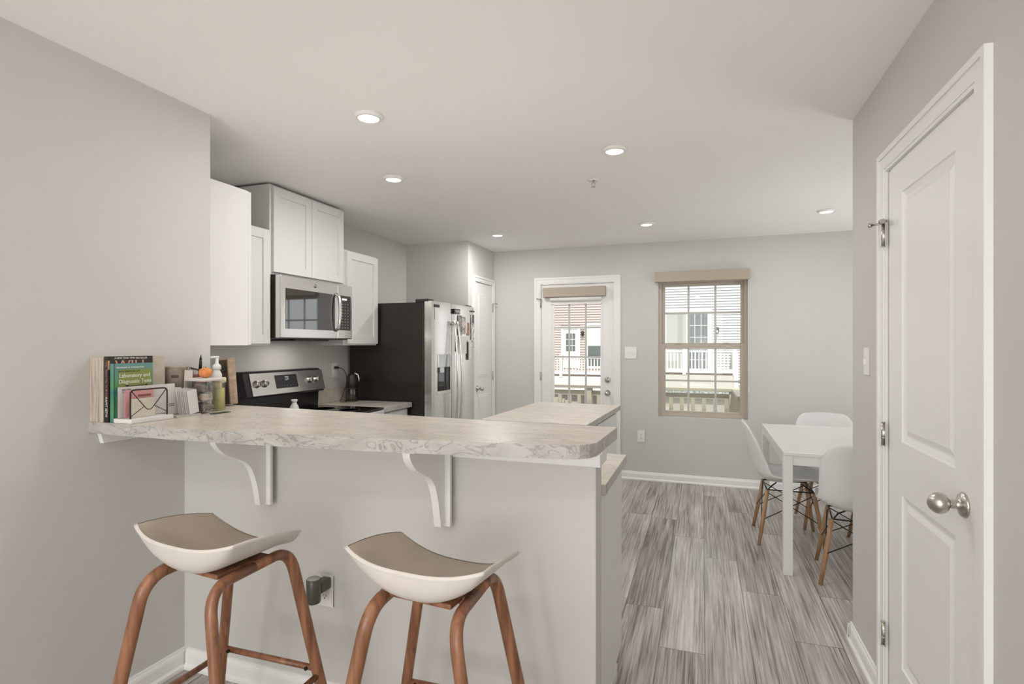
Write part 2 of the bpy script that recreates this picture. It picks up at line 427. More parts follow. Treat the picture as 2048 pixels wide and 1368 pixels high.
b.cyl((XR - .018, 2.418, 1.851), (XR - .04, 2.38, 1.851), .004); b.cyl((XR - .035, 2.385, 1.851), (XR - .03, 2.372, 1.851), .009)
b.build('door_stop', nickel_m, d1)
kq = V((-1, 0, 0)).to_track_quat('Z', 'Y').to_matrix()
b = MB()
b.lathe([(.0, 0), (.034, 0), (.034, .003), (.030, .008), (.018, .011), (.014, .014), (.011, .022), (.013, .027), (.011, .031), (.014, .035), (.022, .040), (.0275, .049), (.029, .058), (.026, .068), (.018, .077), (.008, .082), (0, .083)], (F0, 1.776, .962), 32, kq)
b.build('door_knob', nickel_m, d1)

# ---- door_2: pantry door in the side wall (faces +x)
d2 = bpy.data.objects.new('door_2', None); COL.objects.link(d2); d2.location = (-2.224, 5.44, 0); struct(d2)
b = MB(); b.box(-2.262, -2.226, 5.205, 5.675, .008, 2.048)
for (z0, z1) in ((.25, .86), (1.05, 1.93)):
    for (o, d) in ((0, .004), (.02, .007)):
        b.box(-2.228, -2.226 + d, 5.29 + o, 5.59 - o, z0 + o, z1 - o, bev=.003)
b.build('door_leaf', trim_m, d2)
b = MB(); casing(b, 5.2, 5.68, 2.052, -2.224, .06, sgn=1)
b.build('door_casing', trim_m, d2)
for z in (1.05, 1.80, .3):
    b = MB(); hinge(b, (-2.212, 5.682, z), None); b.build('hinge', nickel_m, d2)
b = MB(); kx = V((1, 0, 0)).to_track_quat('Z', 'Y').to_matrix()
b.lathe([(.0, 0), (.032, 0), (.030, .006), (.014, .012), (.010, .03), (.02, .04), (.026, .055), (.018, .07), (0, .075)], (-2.224, 5.262, .935), 24, kx)
b.build('door_knob', nickel_m, d2)
b = MB(); b.cyl((-2.212, 5.68, 1.85), (-2.17, 5.70, 1.85), .004); b.cyl((-2.17, 5.70, 1.85), (-2.163, 5.703, 1.85), .009); b.build('door_stop', nickel_m, d2)

# ---- door_3: glazed back door
d3 = bpy.data.objects.new('door_3', None); COL.objects.link(d3); d3.location = (-1.276, YB, 0); struct(d3)
def ycasing(b, x0, x1, z1, yf, wd):
    for (o0, o1, th) in ((0, .012, .010), (.012, wd - .02, .013), (wd - .02, wd, .019)):
        b.box(x0 - o1, x0 - o0, yf - th, yf, 0, z1 + o0); b.box(x1 + o0, x1 + o1, yf - th, yf, 0, z1 + o0)
        b.box(x0 - o1, x1 + o1, yf - th, yf, z1 + o0, z1 + o1)
b = MB(); ycasing(b, -1.674, -.878, 2.052, YB, .07)
b.box(-1.68, -1.668, YB, YB + .15, 0, 2.055); b.box(-.884, -.872, YB, YB + .15, 0, 2.055); b.box(-1.68, -.872, YB, YB + .15, 2.045, 2.055)
b.build('door_casing', trim_m, d3)
gx0, gx1, gz0, gz1 = -1.535, -1.008, .30, 1.90
DY = YB + .012
b = MB()
b.box(-1.666, gx0, DY, DY + .044, .012, 2.043); b.box(gx1, -.886, DY, DY + .044, .012, 2.043)
b.box(gx0, gx1, DY, DY + .044, .012, gz0); b.box(gx0, gx1, DY, DY + .044, gz1, 2.043)
for (x0, x1, z0, z1) in ((gx0 - .012, gx0 + .012, gz0 - .012, gz1 + .012), (gx1 - .012, gx1 + .012, gz0 - .012, gz1 + .012), (gx0, gx1, gz0 - .012, gz0 + .012), (gx0, gx1, gz1 - .012, gz1 + .012)):
    b.box(x0, x1, DY - .008, DY + .01, z0, z1, bev=.003)
b.build('door_leaf', trim_m, d3)
b = MB()
for x in (-1.363, -1.180): b.box(x - .009, x + .009, DY + .016, DY + .028, gz0, gz1)
for z in (.625, .945, 1.261, 1.578): b.box(gx0, gx1, DY + .017, DY + .027, z - .009, z + .009)
b.build('muntin', mat('grille_grey', (.55, .54, .50), .5), d3)
boxo('glass', pane_m, d3, gx0, gx1, DY + .020, DY + .024, gz0, gz1)
b = MB(); b.box(-1.637, -.959, DY - .075, DY - .002, 1.906, 2.008, bev=.004); b.build('shade_valance', valance_m, d3)
b = MB(); b.cyl((-1.56, DY - .035, 1.885), (-1.0, DY - .035, 1.885), .024); b.box(-1.56, -1.0, DY - .016, DY - .013, 1.845, 1.885); b.box(-1.56, -1.0, DY - .022, DY - .008, 1.83, 1.848, bev=.003)
b.build('roller_shade', shade_m, d3)
kb = V((0, -1, 0)).to_track_quat('Z', 'Y').to_matrix()
b = MB(); b.lathe([(0, 0), (.032, 0), (.031, .008), (.024, .016), (.010, .02), (.009, .028), (0, .029)], (-.945, DY, 1.022), 24, kb); b.build('deadbolt', nickel_m, d3)
b = MB(); b.lathe([(0, 0), (.032, 0), (.030, .006), (.014, .012), (.010, .03), (.02, .04), (.026, .055), (.018, .07), (0, .075)], (-.945, DY, .885), 24, kb); b.build('door_knob', nickel_m, d3)
for z in (.30, 1.05, 1.845):
    b = MB(); hinge(b, (-1.672, YB - .012, z), None); b.build('hinge', nickel_m, d3)
b = MB(); b.cyl((-1.672, YB - .012, 1.893), (-1.70, YB - .04, 1.893), .004); b.cyl((-1.70, YB - .04, 1.893), (-1.706, YB - .045, 1.893), .009); b.build('door_stop', nickel_m, d3)

# ---- window_1: tan double hung window in the back wall
w1 = bpy.data.objects.new('window_1', None); COL.objects.link(w1); w1.location = (-.005, YB, .66); struct(w1)
WY = YB + .055
def rect_frame(b, x0, x1, z0, z1, wx, wzb, wzt, y0, y1, bev=.003):
    b.box(x0, x0 + wx, y0, y1, z0, z1, bev=bev); b.box(x1 - wx, x1, y0, y1, z0, z1, bev=bev)
    b.box(x0 + wx, x1 - wx, y0, y1, z0, z0 + wzb, bev=bev); b.box(x0 + wx, x1 - wx, y0, y1, z1 - wzt, z1, bev=bev)
b = MB(); rect_frame(b, -.425, .415, .66, 2.05, .03, .04, .03, WY, WY + .09); b.build('window_frame', tan_m, w1)
b = MB(); rect_frame(b, -.395, .385, 1.375, 2.02, .03, .035, .03, WY + .045, WY + .07); b.build('upper_sash', tan_m, w1)
b = MB(); rect_frame(b, -.405, .395, .69, 1.40, .046, .03, .05, WY + .006, WY + .036); b.build('lower_sash', tan_m, w1)
b = MB()
for x in (-.135, .122): b.box(x - .010, x + .010, WY + .053, WY + .062, 1.40, 2.0)
b.box(-.37, .36, WY + .054, WY + .061, 1.706, 1.727)
for x in (-.135, .122): b.box(x - .010, x + .010, WY + .015, WY + .026, .71, 1.36)
b.box(-.365, .355, WY + .016, WY + .026, 1.019, 1.036)
b.build('muntin', mat('grille_grey', (.5, .5, .45), .5), w1)
b = MB(); b.box(-.37, .36, WY + .0565, WY + .0585, 1.40, 2.0); b.box(-.365, .355, WY + .019, WY + .022, .715, 1.36); b.build('glass', pane_m, w1)
b = MB()
for x in (-.24, .22): b.box(x - .03, x + .03, WY - .002, WY + .012, 1.40, 1.412, bev=.003)
b.build('sash_lock', tan_m, w1)
b = MB(); b.box(-.456, .428, YB - .07, YB - .001, 2.024, 2.125, bev=.004); b.build('shade_valance', valance_m, w1)
b = MB(); b.box(.418, .426, YB - .012, YB - .001, .93, 1.0, bev=.002); b.cyl((.421, YB - .008, .70), (.421, YB - .008, 2.03), .0015, seg=6); b.build('shade_cord', white_pl, w1)

# ---- rear windows, behind the camera (daylight source and reflections)
for i, (x0, x1) in enumerate(((-1.9, -.62), (-.52, .55))):
    wr = bpy.data.objects.new('window_%d' % (i + 2), None); COL.objects.link(wr); wr.location = ((x0 + x1) / 2, -4.0, .55); struct(wr)
    b = MB(); rect_frame(b, x0, x1, .55, 2.3, .05, .05, .05, -4.08, -4.02); b.box(x0, x1, -4.07, -4.03, 1.38, 1.44)
    b.build('window_frame', trim_m, wr)
    boxo('glass', pane_m, wr, x0 + .04, x1 - .04, -4.055, -4.05, .6, 2.25)
wr = bpy.data.objects.new('door_4', None); COL.objects.link(wr); wr.location = (2.55, 4.35, 0); struct(wr)
b = MB(); b.box(2.52, 2.58, 3.7, 3.78, 0, 2.15); b.box(2.52, 2.58, 4.92, 5.0, 0, 2.15); b.box(2.52, 2.58, 3.78, 4.92, 2.07, 2.15); b.box(2.52, 2.58, 3.78, 4.92, 0, .1)
b.build('door_frame', trim_m, wr)
boxo('glass', pane_m, wr, 2.548, 2.552, 3.78, 4.92, .1, 2.07)

# ------------------------------------------------------------ switches and outlets
def plate_part(name, c, wid, hgt, n, parent, m=white_pl):      # n = outward normal
    c = V(c); n = V(n); s = n.cross(V((0, 0, 1))).normalized()
    b = MB(); r = bmesh.ops.create_cube(b.b, size=1)['verts']
    for v in r:
        v.co = c + s * v.co.x * wid + V((0, 0, 1)) * v.co.z * hgt + n * (v.co.y + .5) * .006
    bmesh.ops.bevel(b.b, geom=list(b.b.edges), offset=.002, segments=2, affect='EDGES')
    return b.build(name, m, parent)
def block(b, c, n, su, sz, d0, d1, du=0, dz=0):
    c = V(c); n = V(n); s = n.cross(V((0, 0, 1))).normalized()
    r = bmesh.ops.create_cube(b.b, size=1)['verts']
    for v in r: v.co = c + s * (du + v.co.x * su) + V((0, 0, 1)) * (dz + v.co.z * sz) + n * (d0 + (v.co.y + .5) * (d1 - d0))
slot_m = mat('slot_dark', (.12, .11, .1), .6)
def switch(c, n, wid, offs, label, rocker=False):
    t0 = thing('light_switch', c, label, 'light switch')
    plate_part('cover_plate', c, wid, .117, n, t0)
    for u in offs:
        b = MB(); block(b, c, n, .034, .067, .006, .0085, u) if rocker else block(b, c, n, .010, .024, .006, .016, u)
        b.build('toggle', white_pl, t0)
    return t0
def outlet(c, n, label, lower_only=False):
    t0 = thing('wall_outlet', c, label, 'outlet')
    p = plate_part('cover_plate', c, .072, .117, n, t0)
    for dz in ((-.02,) if lower_only else (-.02, .02)):
        b = MB(); block(b, c, n, .033, .028, .006, .0085, 0, dz); sk = b.build('socket', white_pl, t0)
        b = MB()
        for u in (-.007, .007): block(b, c, n, .0025, .009, .0085, .0089, u, dz + .003)
        block(b, c, n, .005, .005, .0085, .0089, 0, dz - .008)
        b.build('slots', slot_m, sk)
    return t0
switch((-.703, YB, 1.31), (0, -1, 0), .116, (-.023, .023), 'double white light switch on the back wall between glass door and window')
switch((XR, 2.70, 1.32), (-1, 0, 0), .072, (0,), 'white light switch on the right wall beside the closet door')
outlet((-.597, YB, .452), (0, -1, 0), 'white wall outlet low on the back wall under the window corner')
outlet((XK, 3.845, 1.18), (1, 0, 0), 'white outlet on the kitchen wall above the backsplash with a plugged cord', True)
outlet((-1.383, 1.765, .437), (0, -1, 0), 'white outlet on the half wall behind the bar stools with a plugged-in device', True)

# plug-in device in the half wall outlet
dv = thing('plug_in_speaker', (-1.372, 1.68, .428), 'dark green-grey cylindrical plug-in device on the half wall outlet between the stools', 'plug-in device')
olive = mat('olive_plastic', (.085, .082, .062), .3)
b = MB(); b.lathe([(0, 0), (.024, 0), (.0265, .004), (.0265, .086), (.0245, .089), (.0235, .0875)], (-1.372, 1.68, .428), 32); b.build('housing', olive, dv)
b = MB(); b.lathe([(.0236, .088), (.0236, .0905), (0, .0905)], (-1.372, 1.68, .428), 32); b.build('top_disc', mat('grey_disc', (.5, .49, .45), .5), dv)
b = MB(); b.box(-1.388, -1.352, 1.70, 1.7585, .452, .495, bev=.006); b.build('plug', olive, dv)

# ------------------------------------------------------------ ceiling fixtures
LP = [(-1.446, 2.144), (-.446, 2.947), (-1.834, 2.992), (-1.839, 4.848), (-.457, 4.834), (.914, 4.83)]
LL = ['round recessed ceiling light nearest the camera, above the bar counter', 'round recessed ceiling light above the end of the bar, near the sprinkler',
      'round recessed ceiling light in front of the microwave cabinet', 'round recessed ceiling light beside the pantry door wall',
      'round recessed ceiling light in front of the back window', 'round recessed ceiling light above the dining table']
for (x, y), lab, en in zip(LP, LL, (3.2, 5.5, 6, 8, 3.5, 2.8)):
    t0 = thing('ceiling_light', (x, y, H), lab, 'ceiling light', 'recessed ceiling lights')
    b = MB(); b.lathe([(.046, -.010), (.050, -.016), (.058, -.014), (.066, -.006), (.068, 0)], (x, y, H), 36); b.build('trim_ring', white_pl, t0, True)
    b = MB(); b.lathe([(0, -.0115), (.047, -.0115), (.047, -.009)], (x, y, H), 36); b.build('diffuser', lamp_m, t0)
    light('lamp_glow', 'AREA', (x, y, H - .018), (0, 0, 0), en, (1, .975, .95), shape='DISK', size=.09).parent = None
for x, y in ((-1.4, -.6), (-.1, -.6), (-1.4, -2.6), (-.1, -2.6)):  # added downlights behind the camera, unseen, no fixtures built
    light('lamp_glow', 'AREA', (x, y, H - .018), (0, 0, 0), 5, (1, .97, .94), shape='DISK', size=.12)
sp = thing('fire_sprinkler', (-.655, 3.448, H), 'small white pendent fire sprinkler on the ceiling beside a ceiling light', 'sprinkler')
b = MB(); b.lathe([(0, 0), (.035, 0), (.034, -.005), (.02, -.007), (.012, -.004), (0, -.004)], (-.655, 3.448, H), 28); b.build('escutcheon', white_pl, sp)
b = MB(); b.cyl((-.655, 3.448, H - .004), (-.655, 3.448, H - .02), .007)
for s in (-1, 1): b.tube([(-.655 + s * .006, 3.448, H - .018), (-.655 + s * .012, 3.448, H - .028), (-.655, 3.448, H - .045)], .002, 6)
b.build('frame_arms', nickel_m, sp)
b = MB(); b.lathe([(0, 0), (.014, 0), (.014, -.0015), (0, -.002)], (-.655, 3.448, H - .044), 18); b.build('deflector', nickel_m, sp)

# ------------------------------------------------------------ bar counter
ZB = 1.11; TB = .04
front = [(XL, 1.372), (-1.95, 1.362), (-1.7, 1.360), (-1.50, 1.366), (-1.333, 1.376), (-1.05, 1.397), (-.8, 1.425), (-.604, 1.452), (-.45, 1.476), (-.36, 1.492)]
corner = [(-.325, 1.503), (-.300, 1.525), (-.286, 1.56)]
back = [(-.274, 1.871), (-.76, 1.885), (-1.4, 1.935), (XL, 1.985)]
pts = front + corner + back
b = MB(); b.prism(pts, 'z', ZB - TB, ZB, bev=.0015)
bar = tag(b.build('bar_counter', lam), 'long bowed marble-look laminate bar counter with a rounded right corner', 'counter'); grey_edges(bar)
b = MB()                                                   # trim board under the top, round the half wall
b.box(XL + .001, -.310, 1.747, 1.7645, ZB - TB - .075, ZB - TB - .0005, bev=.002); b.box(-.3275, -.310, 1.7645, 1.872, ZB - TB - .075, ZB - TB - .0005, bev=.002)
b.box(XL + .001, -.302, 1.739, 1.747, ZB - TB - .030, ZB - TB - .0005, bev=.002); b.box(-.310, -.302, 1.747, 1.872, ZB - TB - .030, ZB - TB - .0005, bev=.002)
struct(b.build('trim_1', trim_m))
b = MB(); b.prism([(1.40, ZB - TB - .0005), (1.738, ZB - TB - .0005), (1.738, ZB - TB - .045), (1.412, ZB - TB - .045)], 'x', XL + .001, XL + .02, bev=.002); struct(b.build('trim_2', trim_m))
def corbel(xc, label):
    r = thing('corbel', (xc, 1.74, .76), label, 'bracket', 'corbels under the bar counter')
    z1 = ZB - TB - .0008; z0 = .762
    ctrl = [(1.480, z1 - .012), (1.482, 1.04), (1.50, 1.015), (1.53, .99), (1.575, .968), (1.615, .948), (1.645, .920), (1.662, .885), (1.674, .85), (1.683, .81), (1.692, z0)]
    prof = smooth([(0, a, c) for a, c in ctrl], 4)
    b = MB(); b.prism([(1.738, z1 - .0125)] + [(p[1], p[2]) for p in prof] + [(1.738, z0)], 'x', xc - .016, xc + .010, bev=.002)
    b.build('scroll_board', trim_m, r)
    b = MB(); b.box(xc - .028, xc + .030, 1.722, 1.7375, z0 - .006, z1 - .013, bev=.002); b.build('back_plate', trim_m, r)
    b = MB(); b.box(xc - .028, xc + .030, 1.470, 1.738, z1 - .012, z1, bev=.002); b.build('top_plate', trim_m, r)
    return r
def smooth(P, n=6):
    out = []
    P = [V(p) for p in P]
    for i in range(len(P) - 1):
        p0 = P[max(i - 1, 0)]; p1 = P[i]; p2 = P[i + 1]; p3 = P[min(i + 2, len(P) - 1)]
        for k in range(n):
            t = k / n
            out.append(tuple(.5 * ((2 * p1) + (p2 - p0) * t + (2 * p0 - 5 * p1 + 4 * p2 - p3) * t * t + (3 * p1 - p0 - 3 * p2 + p3) * t ** 3)))
    out.append(tuple(P[-1])); return out
corbel(-1.645, 'white scrolled bracket under the bar counter above the left stool')
corbel(-.86, 'white scrolled bracket under the bar counter above the right stool')

# ------------------------------------------------------------ bar stools
def make_stool(label):
    r = thing('bar_stool', (0, 0, 0), label, 'bar stool', 'bar stools in front of the half wall')
    NU, NV = 36, 20; A = .214; BN, BF = -.16, .165
    def plan(u, v):
        x = A * u * (1 - .06 * max(0, v) ** 2 * abs(u))
        bn = BN * (1 - .20 * abs(u) ** 3); bf = BF * (1 - .30 * abs(u) ** 2.2)
        y = bn + (bf - bn) * (v + 1) / 2
        return x, y
    def ztop(u, v):
        s = max(0, (-v - .05) / .95)
        c = .757 + .070 * s ** 1.9 + .006 * max(0, v) - .018 * max(0, v) ** 2
        e = .835 - .016 * v + .008 * (1 - v * v)
        k = abs(u) ** 2.6
        return c * (1 - k) + e * k
    def zbot(u, v):
        s = abs(v) if v > 0 else abs(v) ** 3.5
        bowl = .735 + .092 * abs(u) ** 2.1
        edge = ztop(u, v) - .007
        k = max(abs(v) ** (7 if v < 0 else 3), abs(u) ** 9)
        return min(edge, bowl * (1 - k) + edge * k)
    US = [-1 + 2 * i / NU for i in range(NU + 1)]; VS = [sin(pi / 2 * (-1 + 2 * j / NV)) for j in range(NV + 1)]
    top = [[(*plan(u, v), ztop(u, v)) for v in VS] for u in US]
    bot = [[(*plan(u, v), zbot(u, v)) for v in VS] for u in US]
    b = MB(); g1 = b.grid(bot)
    rim_o = []
    def out(u, v, k):
        x, y = plan(u, v); return V((x + .004 * k * u, y + .004 * k * v, 0))
    # rim: bottom edge ring to top edge ring
    ring_idx = [(i, 0) for i in range(NU + 1)] + [(NU, j) for j in range(1, NV + 1)] + [(i, NV) for i in range(NU - 1, -1, -1)] + [(0, j) for j in range(NV - 1, 0, -1)]
    outer = []; inner = []
    for i, j in ring_idx:
        p = V(top[i][j]); c = V((0, 0, 0)); u, v = US[i], VS[j]
        o1 = p + V((.003 * u, .003 * v, -.001)); o2 = V(top[i][j]) + V((-.004 * u, -.005 * v, .0015)) 
        outer.append(b.b.verts.new(o1)); inner.append(b.b.verts.new(o2))
    n = len(ring_idx)
    for k in range(n):
        i, j = ring_idx[k]; i2, j2 = ring_idx[(k + 1) % n]
        for q in ((g1[i][j], g1[i2][j2], outer[(k + 1) % n], outer[k]), (outer[k], outer[(k + 1) % n], inner[(k + 1) % n], inner[k])):
            f = b.b.faces.new(q); f.smooth = True
    b.build('seat_shell', stool_m, r)
    b = MB(); tp = [[(p[0] * .986, p[1] * .975 if True else p[1], p[2] - .0003) for p in row] for row in top]; b.grid(tp)
    b.build('seat_top', stool_in, r)
    def bez(p0, p1, p2, n=8): return [tuple((1 - t) ** 2 * V(p0) + 2 * t * (1 - t) * V(p1) + t * t * V(p2)) for t in [k / n for k in range(n + 1)]]
    FR = M4.Rotation(R(7), 4, 'Z')
    def turn(o): o.data.transform(FR); return o
    for sx in (-1, 1):
        xt, zt = .118 * sx, .728
        foot = .262 * sx
        pn = V((foot, -.225, 0)); pf = V((foot, .225, 0)); tn = V((xt, -.155, zt - .002)); tf = V((xt, .155, zt - .002))
        def leg(pt, ft, other, nm):
            d = (ft - pt).normalized(); a = pt + d * .075; c = pt + (other - pt).normalized() * .07
            path = [tuple(ft)] + [tuple(ft + (a - ft) * q) for q in (.33, .66)] + bez(a, pt, c, 10) + [tuple((pt + other) / 2)]
            b = MB(); b.tube(path, .019, 12, .82); return turn(b.build(nm, walnut, r))
        leg(tn, pn, tf, 'leg'); leg(tf, pf, tn, 'leg')
    b = MB(); b.box(-.125, .125, -.03, .03, .712, .733, bev=.004); b.box(-.10, .10, -.09, .09, .724, .738, bev=.004); b.build('seat_support', walnut, r)
    def at(sx, sy, z):
        f = 1 - z / .728; return V((sx * (.118 + .144 * f), sy * (.155 + .07 * f), z))
    for (a, c, z) in (((-1, -1), (-1, 1), .310), ((1, -1), (1, 1), .310), ((-1, 1), (1, 1), .33), ((-1, -1), (1, -1), .33)):
        b = MB(); p, q = at(*a, z), at(*c, z); b.tube([tuple(p), tuple(q)], .010, 10)
        turn(b.build('footrest_rail', walnut, r))
    for sx in (-1, 1):
        for sy in (-1, 1):
            b = MB(); p = at(sx, sy, .33); q = p - V((sx * .035, sy * .011, 0)); b.cyl(q - V((0, .004, 0)), q + V((0, .004, 0)), .006, seg=10); turn(b.build('bolt', black_m, r))
    return r
st = make_stool('cream plastic bar stool with walnut legs in the corner by the left wall')
st2 = copy_tree(st); st2['label'] = 'cream plastic bar stool with walnut legs under the right corbel'
st.location = (-1.385, 1.28, .0); st.rotation_euler.z = R(-6)
st2.scale = (.97, .97, 1.0); st2.location = (-.684, 1.335, 0); st2.rotation_euler.z = R(-5)

# ------------------------------------------------------------ kitchen cabinets
def shaker(b, face, y0, y1, z0, z1, th=.02, fw=.057):
    """door facing +x: frame with a recessed flat panel"""
    b.box(face - th, face, y0, y0 + fw, z0, z1, bev=.0015); b.box(face - th, face, y1 - fw, y1, z0, z1, bev=.0015)
    b.box(face - th, face, y0 + fw, y1 - fw, z0, z0 + fw, bev=.0015); b.box(face - th, face, y0 + fw, y1 - fw, z1 - fw, z1, bev=.0015)
    b.box(face - th, face - .009, y0 + fw, y1 - fw, z0 + fw, z1 - fw)
ub = 1.388
t0 = thing('wall_cabinet', (-2.55, 2.05, ub), 'white wall cabinet nearest the camera showing its flat end panel beside the left wall end', 'cabinet', 'white wall cabinets')
boxo('body', cab_m, t0, XK + .001, -2.19, 1.896, 2.185, ub, 2.176, bev=.001)
b = MB()
for (x0, x1) in ((-2.60, -2.192),):
    b.box(x0, x1, 2.187, 2.207, ub + .003, 2.174, bev=.0015)
b.build('door', cab_m, t0)
t0 = thing('wall_cabinet', (-2.77, 2.5, ub), 'white shaker wall cabinet squeezed between end panel and microwave', 'cabinet', 'white wall cabinets')
boxo('body', cab_m, t0, XK + .001, -2.62, 2.21, 2.785, ub, 2.127, bev=.001)
b = MB(); shaker(b, -2.6, 2.225, 2.775, ub + .01, 2.118); b.build('door', cab_m, t0)
t0 = thing('wall_cabinet', (-2.77, 3.16, 1.842), 'tall raised two-door white shaker cabinet above the microwave, almost touching the ceiling', 'cabinet', 'white wall cabinets')
boxo('body', cab_m, t0, XK + .001, -2.62, 2.787, 3.545, 1.845, 2.425, bev=.001)
b = MB(); shaker(b, -2.6, 2.805, 3.165, 1.862, 2.413); b.build('door', cab_m, t0)
b = MB(); shaker(b, -2.6, 3.168, 3.528, 1.862, 2.413); b.build('door', cab_m, t0)
t0 = thing('wall_cabinet', (-2.77, 3.77, ub), 'single-door white shaker wall cabinet between microwave and refrigerator', 'cabinet', 'white wall cabinets')
boxo('body', cab_m, t0, XK + .001, -2.62, 3.547, 4.0, ub, 2.131, bev=.001)
b = MB(); shaker(b, -2.6, 3.575, 3.995, ub + .012, 2.12); b.build('door', cab_m, t0)

# ------------------------------------------------------------ microwave
mw = thing('microwave', (-2.73, 3.165, 1.425), 'stainless over-the-range microwave with dark window under the raised cabinet', 'microwave')
y0, y1, z0, z1, fx = 2.79, 3.545, 1.43, 1.843, -2.535
boxo('body', mwside_m, mw, XK + .001, fx - .045, y0, y1, z0, z1 - .001, bev=.002)
b = MB(); b.box(fx - .044, fx, y0, y0 + .575, z0 + .005, z1 - .003, bev=.006); dr = b.build('door', ss_m, mw)
b = MB(); b.box(fx - .001, fx + .0015, y0 + .045, y0 + .545, z0 + .065, z1 - .085, bev=.001); b.build('window', oven_glass, dr)
b = MB(); b.tube([(fx, y0 + .555, z0 + .065), (fx + .028, y0 + .557, z0 + .085), (fx + .036, y0 + .557, z0 + .16), (fx + .038, y0 + .557, z0 + .20), (fx + .036, y0 + .557, z0 + .25), (fx + .028, y0 + .557, z0 + .31), (fx, y0 + .555, z0 + .335)], .012, 10); b.build('handle', ss_m, dr)
b = MB(); b.lathe([(0, .001), (.014, .001), (.014, -.001)], (fx + .0005, y0 + .33, z1 - .045), 24, kx); b.build('badge', mat('badge_grey', (.3, .3, .3), .3, .8), dr)
b = MB(); b.box(fx - .044, fx, y0 + .578, y1, z0 + .005, z1 - .003, bev=.006); cp = b.build('control_section', ss_m, mw)
b = MB(); b.box(fx - .001, fx + .0015, y0 + .60, y1 - .022, z0 + .07, z1 - .085, bev=.001); b.build('keypad', mat('keypad_brown', (.045, .035, .033), .25), cp)
b = MB(); b.box(fx + .001, fx + .002, y0 + .625, y0 + .685, z1 - .12, z1 - .105); b.build('display', emis('clock_display', (.8, .85, .8), .9), cp)
for i in range(9):
    for j in range(3):
        yy, zz = y0 + .632 + j * .033, z0 + .088 + i * .022
        boxo('key', mat('key_marks', (.30, .24, .24), .5), cp, fx + .001, fx + .0019, yy - .006, yy + .006, zz - .0035, zz + .0035)
b = MB(); b.box(XK + .05, fx - .06, y0 + .2, y1 - .2, z0 - .012, z0 + .001, bev=.003); b.build('vent_grille', dark_m, mw)

light('microwave_cooktop_lamp', 'AREA', (-2.72, 3.165, 1.413), (0, 0, 0), .8, (1, .95, .88), shape='RECTANGLE', size=.06, size_y=.3)  # added fill under the microwave to brighten the backsplash wall
# ------------------------------------------------------------ range
rg = thing('electric_range', (-2.6, 3.165, 0), 'stainless freestanding electric range with black glass cooktop and slanted control panel', 'stove')
ry0, ry1 = 2.79, 3.558
b = MB(); b.box(XK + .002, -2.28, ry0, ry1, .09, .905, bev=.003); b.build('body', mwside_m, rg)
b = MB(); b.box(XK + .10, -2.262, ry0 - .001, ry1 + .001, .906, .92, bev=.004); b.build('cooktop', bg_m, rg)
b = MB(); b.box(-2.279, -2.255, ry0 + .004, ry1 - .004, .2, .80, bev=.006); od = b.build('oven_door', ss_m, rg)
b = MB(); b.box(-2.2555, -2.253, ry0 + .12, ry1 - .12, .33, .66); b.build('window', bg_m, od)
b = MB(); b.tube([(-2.255, ry0 + .06, .765), (-2.215, ry0 + .06, .765), (-2.21, ry0 + .09, .765), (-2.21, ry1 - .09, .765), (-2.215, ry1 - .06, .765), (-2.255, ry1 - .06, .765)], .012, 10); b.build('handle', ss_m, od)
b = MB(); b.box(-2.279, -2.258, ry0 + .004, ry1 - .004, .815, .903, bev=.004); b.build('front_panel', ss_m, rg)
b = MB(); b.box(-2.279, -2.262, ry0 + .004, ry1 - .004, .03, .19, bev=.004); b.build('drawer', ss_m, rg)
# backguard: black housing with slanted steel face
b = MB(); b.prism([(-2.928, .905), (-2.862, .905), (-2.862, 1.03), (-2.808, 1.035), (-2.806, 1.045), (-2.845, 1.20), (-2.86, 1.21), (-2.928, 1.21)], 'y', ry0, ry1, bev=.004)
bgd = b.build('backguard', mat('range_black', (.012, .010, .010), .25), rg)
def slant(yy, s, d=0.):   # s 0..1 bottom to top on the steel face
    return V((-2.806 - .037 * s + d * .97, yy, 1.048 + .148 * s + d * .24))
SN = V((.97, 0, .24)).normalized()
b = MB(); A0 = [slant(ry0 + .05, 0, .001), slant(ry1 + .01, 0, .001), slant(ry1 + .01, 1, .001), slant(ry0 + .05, 1, .001)]
A1 = [p + SN * .003 for p in A0]; b.quad(*A1); b.quad(*A0)
for i in range(4): b.quad(A0[i], A0[(i + 1) % 4], A1[(i + 1) % 4], A1[i])
b.build('control_panel', ss_m, rg)
b = MB(); C0 = [slant(ry0 + .27, .24, .004), slant(ry0 + .485, .24, .004), slant(ry0 + .485, .86, .004), slant(ry0 + .27, .86, .004)]
C1 = [p + SN * .002 for p in C0]; b.quad(*C1)
for i in range(4): b.quad(C0[i], C0[(i + 1) % 4], C1[(i + 1) % 4], C1[i])
disp = b.build('display', mat('display_black', (.02, .02, .022), .2), rg)
for i in range(7):
    for j, s in enumerate((.36, .70)):
        if j == 1 and i in (2, 3, 4): continue
        b = MB(); p = slant(ry0 + .295 + i * .0275, s, .0063); b.lathe([(0, 0), (.005, 0)], p, 10, SN.to_track_quat('Z', 'Y').to_matrix())
        b.build('key', mat('key_marks_grey', (.16, .16, .16), .5), disp)
b = MB(); p = slant(ry0 + .38, .7, .0063)
for k, (dy, w_) in enumerate(((-.014, .006), (-.004, .010), (.010, .010))):
    for q in range(3): 
        e = p + V((0, dy, 0)) + (slant(0, 1) - slant(0, 0)) * (.06 * (q - 1)); b.box(e.x, e.x + .0006, e.y, e.y + w_, e.z - .0012, e.z + .0012)
b.build('clock_digits', emis('clock_digits', (.8, .85, .85), 1.0), disp)
sq = SN.to_track_quat('Z', 'Y').to_matrix()
